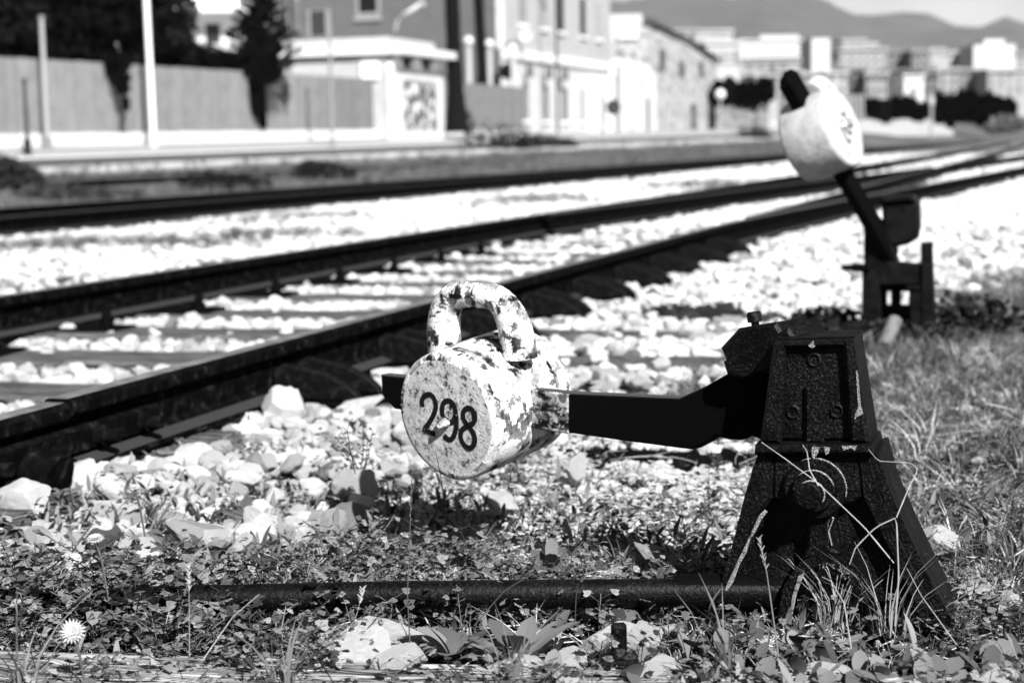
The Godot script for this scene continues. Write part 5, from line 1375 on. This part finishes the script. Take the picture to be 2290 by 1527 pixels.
func make_plants():
	var r := RandomNumberGenerator.new(); r.seed = 55
	# creeping weeds with small lobed leaves
	var sp := [sprig_mesh(1, 13, 0.055, 0.0092), sprig_mesh(2, 16, 0.070, 0.0078), sprig_mesh(3, 10, 0.046, 0.0115)]
	var pl := [[], [], []]; var tn := [PackedFloat32Array(), PackedFloat32Array(), PackedFloat32Array()]
	for k in 7600:
		var x := -1.75 + 1.9 * r.randf()
		var s := 1.5 + 1.6 * pow(r.randf(), 1.2)
		var n := patches.get_noise_2d(x * 6.0 + 40.0, s * 6.0)
		var want := 0.30 + 0.9 * smoothstep(-0.1, 0.3, n)
		if x < -0.80 and s < 2.08: want = 0.95
		if x > -1.1 and s > 2.3 and s < 3.2: want *= 0.22
		if x < -1.1 and s > 2.05: want *= 0.16
		if x > -0.45 and s < 2.1: want *= 0.4
		if x > -0.72 and x < -0.40 and s > 1.70 and s < 1.98 and r.randf() < 0.8: continue
		if s > 1.84 and s < 1.99 and x > -1.15 and r.randf() < 0.4: continue
		if r.randf() > want: continue
		if s < 1.68 and x < -0.75 and r.randf() < 0.75: continue
		var w := r.randi() % 3
		pl[w].append(Transform3D(Basis(Vector3.UP, r.randf() * TAU).scaled(Vector3.ONE * r.randf_range(0.6, 1.25) * (1.25 if x < -0.95 and s > 1.72 and s < 2.05 else 1.0)), Vector3(x, ground_y(x, -s) - 0.004, -s)))
		tn[w].append(r.randf_range(0.02, 0.15) if r.randf() < 0.8 else r.randf_range(0.15, 0.24))
	var cr := thing("creeping_weeds", "", ""); cr.remove_meta("label"); cr.remove_meta("category"); cr.set_meta("kind", "stuff")
	for k in 3: many("leaves", sp[k], mats.leaf, pl[k], tn[k], cr)
	# grass: short tufts over the right side, thin among the weeds, coarse in the yard
	var gm := [blade_mesh(14, 0.075, 0.0026, 1, 0.8), blade_mesh(10, 0.095, 0.0030, 2, 1.0), blade_mesh(18, 0.050, 0.0026, 3, 1.1)]
	pl = [[], [], []]; tn = [PackedFloat32Array(), PackedFloat32Array(), PackedFloat32Array()]
	for k in 42000:
		var s := 1.5 + 7.2 * r.randf()
		var x := r.randf_range(-1.75, 0.45)
		var e := grass_edge(s)
		if x < e - 0.05: continue
		var want := 0.95 if s > 3.1 else (0.4 if x > -0.5 else 0.22)
		if x > -0.32 and s > 1.95: want = maxf(want, 0.75)
		if s > 2.35 and s < 3.3 and x < -0.4: want = 0.08
		if r.randf() > want: continue
		var w := r.randi() % 3
		var z := r.randf_range(0.5, 1.15) if s > 2.2 else r.randf_range(0.4, 0.85)
		pl[w].append(Transform3D(Basis(Vector3.UP, r.randf() * TAU).scaled(Vector3(z, z * r.randf_range(0.6, 1.1), z)), Vector3(x, ground_y(x, -s) - 0.004, -s)))
		tn[w].append(r.randf_range(0.01, 0.12) if r.randf() < 0.80 else r.randf_range(0.2, 0.5))
	var gr := thing("grass", "", ""); gr.remove_meta("label"); gr.remove_meta("category"); gr.set_meta("kind", "stuff")
	for k in 3: many("blades", gm[k], mats.leaf, pl[k], tn[k], gr)
	var ym := [blade_mesh(14, 0.22, 0.012, 5, 0.8)]
	var yp := []; var yt := PackedFloat32Array()
	for k in 26000:
		var s := 6.0 + 95.0 * pow(r.randf(), 1.5)
		var x := r.randf_range(-18.0, -8.8)
		if r.randf() < 0.35: x = r.randf_range(-7.0, -3.4)
		var n := patches.get_noise_2d(x * 1.3, s * 0.8)
		if x > -7.1 and n < 0.20: continue
		if x < -8.8 and n < -0.15: continue
		if x < -15.2 and r.randf() < 0.8: continue
		yp.append(Transform3D(Basis(Vector3.UP, r.randf() * TAU).scaled(Vector3.ONE * (r.randf_range(0.5, 1.1) if x < -8.8 else r.randf_range(0.25, 0.5))), Vector3(x, ground_y(x, -s) - 0.01, -s)))
		yt.append(r.randf_range(0.04, 0.17))
	for q in [[-6.0, 8.1, 0.75, 0.45, 260], [-5.2, 8.6, 0.8, 0.35, 220], [-4.7, 9.6, 0.5, 0.5, 120], [-5.0, 15.2, 0.5, 1.3, 240], [-4.6, 21.0, 0.5, 2.0, 200], [-5.8, 12.0, 0.6, 0.8, 120]]:
		for k in q[4]:
			var x: float = q[0] + q[2] * r.randfn() * 0.55
			var s: float = q[1] + q[3] * r.randfn() * 0.55
			yp.append(Transform3D(Basis(Vector3.UP, r.randf() * TAU).scaled(Vector3.ONE * r.randf_range(0.3, 0.6)), Vector3(x, ground_y(x, -s) + 0.02, -s)))
			yt.append(r.randf_range(0.05, 0.16))
	many("yard_grass", ym[0], mats.leaf, yp, yt)
	# litter of dry straw
	var sm := Shape.new()
	sm.tube([Vector3(-0.5, 0, 0), Vector3(-0.1, 0.03, 0.05), Vector3(0.2, 0.02, 0.04), Vector3(0.5, 0, -0.05)], [0.012, 0.012, 0.011, 0.008], 4, false)
	var lp := []; var lt := PackedFloat32Array()
	for k in 2600:
		var s := 1.5 + 2.3 * r.randf()
		var x := r.randf_range(-1.7, 0.2)
		if x < -0.75 and s < 2.3 and r.randf() < 0.6: continue
		var z := r.randf_range(0.03, 0.11)
		lp.append(Transform3D(Basis.from_euler(Vector3(r.randf_range(-0.3, 0.3), r.randf() * TAU, r.randf_range(-0.35, 0.35))).scaled(Vector3(z, z, z)), Vector3(x, ground_y(x, -s) + r.randf_range(0.004, 0.022), -s)))
		lt.append(r.randf_range(0.12, 0.5))
	many("straw_litter", sm.done(), mats.straw, lp, lt)
	# broad leaved weeds, leaf by leaf
	var bl := []
	for k in 4:
		var sh := Shape.new(); sh.color(1.0)
		leaf(sh, Vector3.ZERO, Vector3(0, 0.25, -1).normalized(), Vector3(0, 1, 0.25).normalized(), 1.0, 0.44 + 0.06 * k, 0.12 + 0.14 * k, 0.04 + 0.04 * (k % 2), 9)
		bl.append(sh.done())
	var leaf_tones := []
	for k in 3:
		var m: StandardMaterial3D = mats.leaf.duplicate()
		m.albedo_color = gray([0.07, 0.11, 0.15][k])
		leaf_tones.append(m)
	var pi_ := 0
	for q in [
		[Vector3(-0.699, 0.000, -2.234), 7, 0.070, "broad leaved rosette with upright leaves in the middle ground left of the near stand"],
		[Vector3(-0.857, 0.000, -2.294), 6, 0.048, "low broad leaved weed below the counterweight"],
		[Vector3(-0.552, 0.000, -2.272), 8, 0.058, "dim broad leaved weed in the near stand's shadow"],
		[Vector3(-0.394, 0.000, -1.789), 7, 0.045, "oval leaved weed at the bottom edge, left of the wheat-like stalk"],
		[Vector3(-0.436, 0.000, -1.749), 6, 0.045, "oval leaved weed at the bottom edge right of the bolt head"],
		[Vector3(-0.328, 0.000, -1.812), 8, 0.042, "oval leaved weed at the foot of the wheat-like stalk"],
		[Vector3(-0.304, 0.000, -1.945), 5, 0.036, "single clump with one big drooping leaf before the stand's arch"],
		[Vector3(-0.381, 0.000, -1.952), 5, 0.034, "leafy weed at the near stand's left foot"],
		[Vector3(-0.276, 0.000, -1.797), 7, 0.040, "dense oval leaved weed at the bottom edge below the stand's arch"],
		[Vector3(-0.230, 0.000, -1.813), 8, 0.046, "oval leaved weed at the bottom edge left of the tall upright leaf"],
		[Vector3(-0.179, 0.000, -1.832), 8, 0.052, "weed with a tall upright leaf at the bottom right"],
		[Vector3(-0.134, 0.000, -1.869), 7, 0.046, "oval leaved weed below the right foot of the near stand"],
		[Vector3(-0.088, 0.000, -1.915), 7, 0.044, "oval leaved weed near the bottom right corner"],
		[Vector3(-0.062, 0.000, -1.993), 6, 0.040, "oval leaved weed on the right edge above the corner"],
		[Vector3(-0.155, 0.000, -2.395), 6, 0.040, "leafy weed beside the near stand's right flank"],
		[Vector3(-0.616, 0.000, -1.831), 8, 0.075, "long leaved dandelion rosette with toothed leaves left of the white speckled rock"],
		[Vector3(-0.707, 0.020, -1.841), 5, 0.060, "weed with one toothed leaf held up before the throw rod"],
		[Vector3(-1.076, 0.000, -1.930), 5, 0.06, "narrow leaved weed in front of the throw rod's left end"],
		[Vector3(-1.223, 0.000, -2.185), 6, 0.055, "weed with long slanting leaves above the throw rod at left"],
		[Vector3(-1.323, 0.000, -2.174), 5, 0.055, "weed with a bright lance shaped leaf below the white flower at left"],
		[Vector3(-0.967, 0.000, -2.182), 5, 0.045, "leafy weed above the throw rod, left of centre"]]:
		var o := thing("broadleaf_weed", q[3], "weed", q[0], r.randf() * TAU, "broad leaved weeds")
		o.position.y = ground_y(o.position.x, o.position.z)
		for k in q[1] + 3:
			var l := part("leaf", bl[(k + pi_) % 4], leaf_tones[(k * 2 + pi_) % 3], o)
			var a: float = k * 2.4 + r.randf_range(-0.35, 0.35)
			var z: float = q[2] * r.randf_range(0.75, 1.2) * (0.92 if q[2] < 0.056 else 1.0)
			l.transform = Transform3D(Basis(Vector3.UP, a) * Basis(Vector3.RIGHT, r.randf_range(0.15, 1.05)).scaled_local(Vector3(z * (0.62 if q[2] > 0.065 else 1.0), z, z)), Vector3(0, 0.008, 0))
		var st := Shape.new()
		st.tube([Vector3(0, -0.02, 0), Vector3(0, 0.012, 0)], [0.004, 0.003], 6)
		part("stem", st.done(), leaf_tones[0], o)
		pi_ += 1
	# narrow upright leaves among the creeping weeds
	var nl := Shape.new(); nl.color(1.0)
	leaf(nl, Vector3.ZERO, Vector3(0, 0.25, -1).normalized(), Vector3(0, 1, 0.25).normalized(), 1.0, 0.20, 0.35, 0.1, 7, 1.0)
	var np := []; var nt := PackedFloat32Array()
	for k in 4200:
		var x := r.randf_range(-1.7, 0.1)
		var s := r.randf_range(1.6, 2.9)
		if patches.get_noise_2d(x * 5.0 - 30.0, s * 5.0) < -0.05: continue
		if x > -0.72 and x < -0.40 and s > 1.70 and s < 1.98: continue
		var z := r.randf_range(0.018, 0.048)
		np.append(Transform3D(Basis(Vector3.UP, r.randf() * TAU) * Basis(Vector3.RIGHT, r.randf_range(0.3, 1.35)).scaled_local(Vector3.ONE * z), Vector3(x, ground_y(x, -s) + r.randf_range(0.0, 0.03), -s)))
		nt.append(r.randf_range(0.02, 0.20))
	many("narrow_leaves", nl.done(), mats.leaf, np, nt)
	# loose oval leaves filling the lower right corner
	var op := []; var ot := PackedFloat32Array()
	for k in 560:
		var x := r.randf_range(-0.66, 0.12)
		var s := r.randf_range(1.62, 1.98) - 0.10 * x
		if x < -0.45 and r.randf() < 0.5: continue
		var z := r.randf_range(0.022, 0.042)
		op.append(Transform3D(Basis(Vector3.UP, r.randf() * TAU) * Basis(Vector3.RIGHT, r.randf_range(0.2, 1.25)).scaled_local(Vector3.ONE * z), Vector3(x, ground_y(x, -s) + r.randf_range(0.0, 0.02), -s)))
		ot.append(r.randf_range(0.04, 0.16))
	many("oval_leaves", bl[1], mats.leaf, op, ot)
	# single stems and flower heads
	for q in [
		[[Vector3(-0.312, 0.014, -1.842),Vector3(-0.323, 0.059, -1.865),Vector3(-0.332, 0.102, -1.878),Vector3(-0.345, 0.135, -1.899)], 0.0021, 0.20, "tall wheat-like stalk standing before the near stand's left leg", 0.0045],
		[[Vector3(-0.198, 0.100, -1.966),Vector3(-0.230, 0.144, -1.950),Vector3(-0.282, 0.199, -1.929),Vector3(-0.322, 0.227, -1.929),Vector3(-0.348, 0.243, -1.933)], 0.0016, 0.55, "long pale straw slanting across the near stand's hub", 0.0],
		[[Vector3(-0.193, 0.032, -1.938),Vector3(-0.190, 0.089, -1.946),Vector3(-0.195, 0.155, -1.963),Vector3(-0.216, 0.147, -1.944),Vector3(-0.237, 0.126, -1.924),Vector3(-0.242, 0.109, -1.910)], 0.0022, 0.38, "bent grass stem folded over at the near stand's right leg", 0.0],
		[[Vector3(-0.195, 0.155, -1.963),Vector3(-0.183, 0.187, -1.982),Vector3(-0.174, 0.206, -1.998),Vector3(-0.182, 0.212, -2.006),Vector3(-0.221, 0.213, -2.004),Vector3(-0.232, 0.227, -2.002)], 0.0013, 0.5, "thin curling straw hooked round the stand's right flank", 0.0],
		[[Vector3(-0.282, 0.193, -1.938),Vector3(-0.293, 0.211, -1.942),Vector3(-0.297, 0.231, -1.949),Vector3(-0.302, 0.239, -1.948)], 0.0016, 0.5, "short forked straw hanging under the stand's ledge", 0.0],
		[[Vector3(-0.238, 0.013, -1.899),Vector3(-0.248, 0.062, -1.912),Vector3(-0.264, 0.085, -1.920),Vector3(-0.276, 0.088, -1.927)], 0.0018, 0.42, "dry stem leaning inside the stand's arch", 0.0],
		[[Vector3(-0.125, 0.010, -1.958),Vector3(-0.167, 0.062, -1.972),Vector3(-0.184, 0.091, -1.980)], 0.0014, 0.4, "straight straw leaning on the right leg of the near stand", 0.0],
		[[Vector3(-0.736, -0.008, -1.781),Vector3(-0.749, 0.065, -1.807),Vector3(-0.755, 0.140, -1.835),Vector3(-0.762, 0.200, -1.862)], 0.0014, 0.10, "thin dark upright stem crossing the throw rod below the counterweight", 0.003],
		[[Vector3(-0.663, 0.035, -1.800),Vector3(-0.633, 0.073, -1.826),Vector3(-0.596, 0.095, -1.852),Vector3(-0.566, 0.092, -1.872),Vector3(-0.553, 0.077, -1.874)], 0.0016, 0.07, "dark arching stem with a closed bud over the throw rod", 0.0055],
		[[Vector3(-0.814, 0.013, -1.778),Vector3(-0.805, 0.045, -1.785),Vector3(-0.799, 0.072, -1.791)], 0.0010, 0.34, "small seed spike on a pale thread before the throw rod", 0.0045],
		[[Vector3(-0.919, 0.040, -1.587),Vector3(-0.935, 0.091, -1.619),Vector3(-0.947, 0.128, -1.641)], 0.0010, 0.32, "seed spike on a thin stem at lower left", 0.0042],
		[[Vector3(-0.904, 0.038, -1.591),Vector3(-0.884, 0.078, -1.624),Vector3(-0.861, 0.100, -1.645)], 0.0010, 0.6, "fine pale straw slanting up at lower left", 0.0],
		[[Vector3(-1.046, 0.094, -1.657),Vector3(-1.034, 0.107, -1.662),Vector3(-1.061, 0.126, -1.677),Vector3(-1.086, 0.132, -1.701)], 0.0013, 0.10, "dark curved stem near the upper white flower at left", 0.0],
		[[Vector3(-0.912, 0.160, -2.029),Vector3(-0.928, 0.192, -2.049),Vector3(-0.936, 0.215, -2.059),Vector3(-0.929, 0.230, -2.064)], 0.0014, 0.05, "thin dark twig in front of white stones left of the counterweight", 0.0],
		[[Vector3(-0.783, 0.145, -2.018),Vector3(-0.786, 0.168, -2.019),Vector3(-0.793, 0.197, -2.021)], 0.0016, 0.04, "dark twig touching the underside of the counterweight", 0.0],
		[[Vector3(-1.021, 0.078, -1.418),Vector3(-1.029, 0.111, -1.431),Vector3(-1.041, 0.143, -1.452)], 0.0018, 0.12, "upright grass blade at the photo's lower left edge", 0.0]]:
		var base: Vector3 = q[0][0]
		var o := thing("grass_stem", q[3], "grass stem", base)
		var pts := []
		for p in q[0]: pts.append(p - base)
		var cv := Curve3D.new()
		for k in pts.size():
			var tg: Vector3 = (pts[mini(k + 1, pts.size() - 1)] - pts[maxi(k - 1, 0)]) * 0.30
			cv.add_point(pts[k], -tg, tg)
		var fine := []; var rad := []
		for k in 21:
			fine.append(cv.sample_baked(cv.get_baked_length() * k / 20.0))
			rad.append(q[1] * (0.52 - 0.30 * k / 20.0) * (1.35 if k % 7 == 3 else 1.0))
		var sh := Shape.new(); sh.color(q[2] * 0.6)
		sh.tube(fine, rad, 6)
		part("stem", sh.done(), mats.straw, o)
		if q[4] > 0.0:
			var hd := Shape.new(); hd.color(q[2] * 0.9)
			var n := 14 if q[4] < 0.0055 else 6
			for k in n:
				var t := 1.0 - 0.28 * k / n
				var p := cv.sample_baked(cv.get_baked_length() * t)
				var a := k * 2.4
				hd.tube([p, p + Vector3(cos(a) * q[4] * 0.9, q[4] * 1.2, sin(a) * q[4] * 0.9)], [q[4] * 0.30, q[4] * 0.08], 5)
			part("seed_head", hd.done(), mats.straw, o)
	for q in [[Vector3(-1.047, 0.068, -1.557), 0.0155, 1.1, "open pale dandelion flower with spread petals at lower left"], [Vector3(-1.169, 0.110, -1.798), 0.013, 0.3, "blurred pale flower above the weeds at left, over white stones"], [Vector3(-1.298, 0.108, -2.104), 0.008, 0.4, "small pale flower bud against dark leaves left of centre"]]:
		var o := thing("dandelion", q[3], "flower", q[0])
		var pt := Shape.new(); pt.color(1.0)
		var back := Basis(Vector3.UP, 0.3) * Basis(Vector3.RIGHT, q[2])
		for ring in 3:
			for k in 20:
				var a := k * TAU / 20 + ring * 0.16
				var d := back * Vector3(cos(a), 0.10 + 0.35 * ring, sin(a)).normalized()
				leaf(pt, Vector3.ZERO, d, back * Vector3.UP, q[1] * (1.0 - 0.24 * ring) * r.randf_range(0.88, 1.08), q[1] * 0.17, 0.1, 0.02, 3)
		part("petals", pt.done(), mats.petal, o)
		var st := Shape.new(); st.color(0.08)
		st.tube([Vector3.ZERO, Vector3(0.004, -0.03, -0.006), Vector3(0.008, -0.075, -0.01)], [0.0022, 0.0015, 0.0015], 6)
		part("stem", st.done(), mats.straw, o)
	# spindly twigs with leaflets in front of the left hand stones
	var tw := thing("twiggy_weed", "spindly dark weed with tiny leaves before the white stones left of the counterweight", "weed", Vector3(-1.187, 0.000, -2.648))
	for k in 6:
		var sh := Shape.new(); sh.color(0.035)
		var a := r.randf_range(-0.5, 0.5)
		var top := Vector3(sin(a) * 0.07 - 0.01, 0.075 + 0.05 * r.randf(), r.randf_range(-0.03, 0.03))
		sh.tube([Vector3.ZERO, top * 0.5 + Vector3(0.006, 0.004, 0), top], [0.0013, 0.0010, 0.0006], 5)
		for j in 9:
			var t := 0.3 + 0.7 * j / 8.0
			leaf(sh, top * t, Vector3(1 if j % 2 else -1, 0.6, r.randf_range(-0.5, 0.5)).normalized(), Vector3(0, 0.5, 1).normalized(), 0.010, 0.0042, 0.2, 0.1, 3)
		part("twig", sh.done(), mats.straw, tw)
	# the dry tuft inside the stand's arch
	var tf := single("dry_grass_tuft", blade_mesh(38, 0.12, 0.0022, 91, 0.9), mats.straw, "dry tangled grass tuft growing out of the near stand's arch", "grass", Vector3(-0.274, 0.000, -2.030))
	tf.material_override = mats.straw.duplicate()
	tf.material_override.albedo_color = gray(0.22)
	var tf2 := single("dry_grass_tuft", blade_mesh(26, 0.13, 0.0024, 92, 0.8), tf.material_override, "dry grass tuft at the near stand's right foot", "grass", Vector3(-0.206, -0.000, -2.000))
	tf2.rotation.y = 1.0
	var tf3 := single("green_grass_tuft", blade_mesh(16, 0.12, 0.004, 93, 0.6), leaf_tones[1], "upright grass tuft at the bottom edge right of the near stand's left foot", "grass", Vector3(-0.368, 0.000, -1.821))
	var tf4 := single("green_grass_tuft", blade_mesh(14, 0.10, 0.0045, 94, 0.8), leaf_tones[1], "grass tuft at the bottom edge among white rocks, left of centre", "grass", Vector3(-0.594, 0.000, -1.725))
	tf4.rotation.y = 2.0
	var tf5 := single("green_grass_tuft", blade_mesh(14, 0.11, 0.0045, 95, 0.8), leaf_tones[2], "grass tuft over the end of the timber at lower left", "grass", Vector3(-1.105, 0.000, -1.550))
	tf3.rotation.y = 0.4; tf5.rotation.y = 0.7
	var tf6 := single("green_grass_tuft", blade_mesh(12, 0.09, 0.004, 96, 0.7), leaf_tones[1], "grass tuft on the timber at the bottom, left of the broad white rock", "grass", Vector3(-0.823, 0.000, -1.628))
	tf6.rotation.y = 2.4
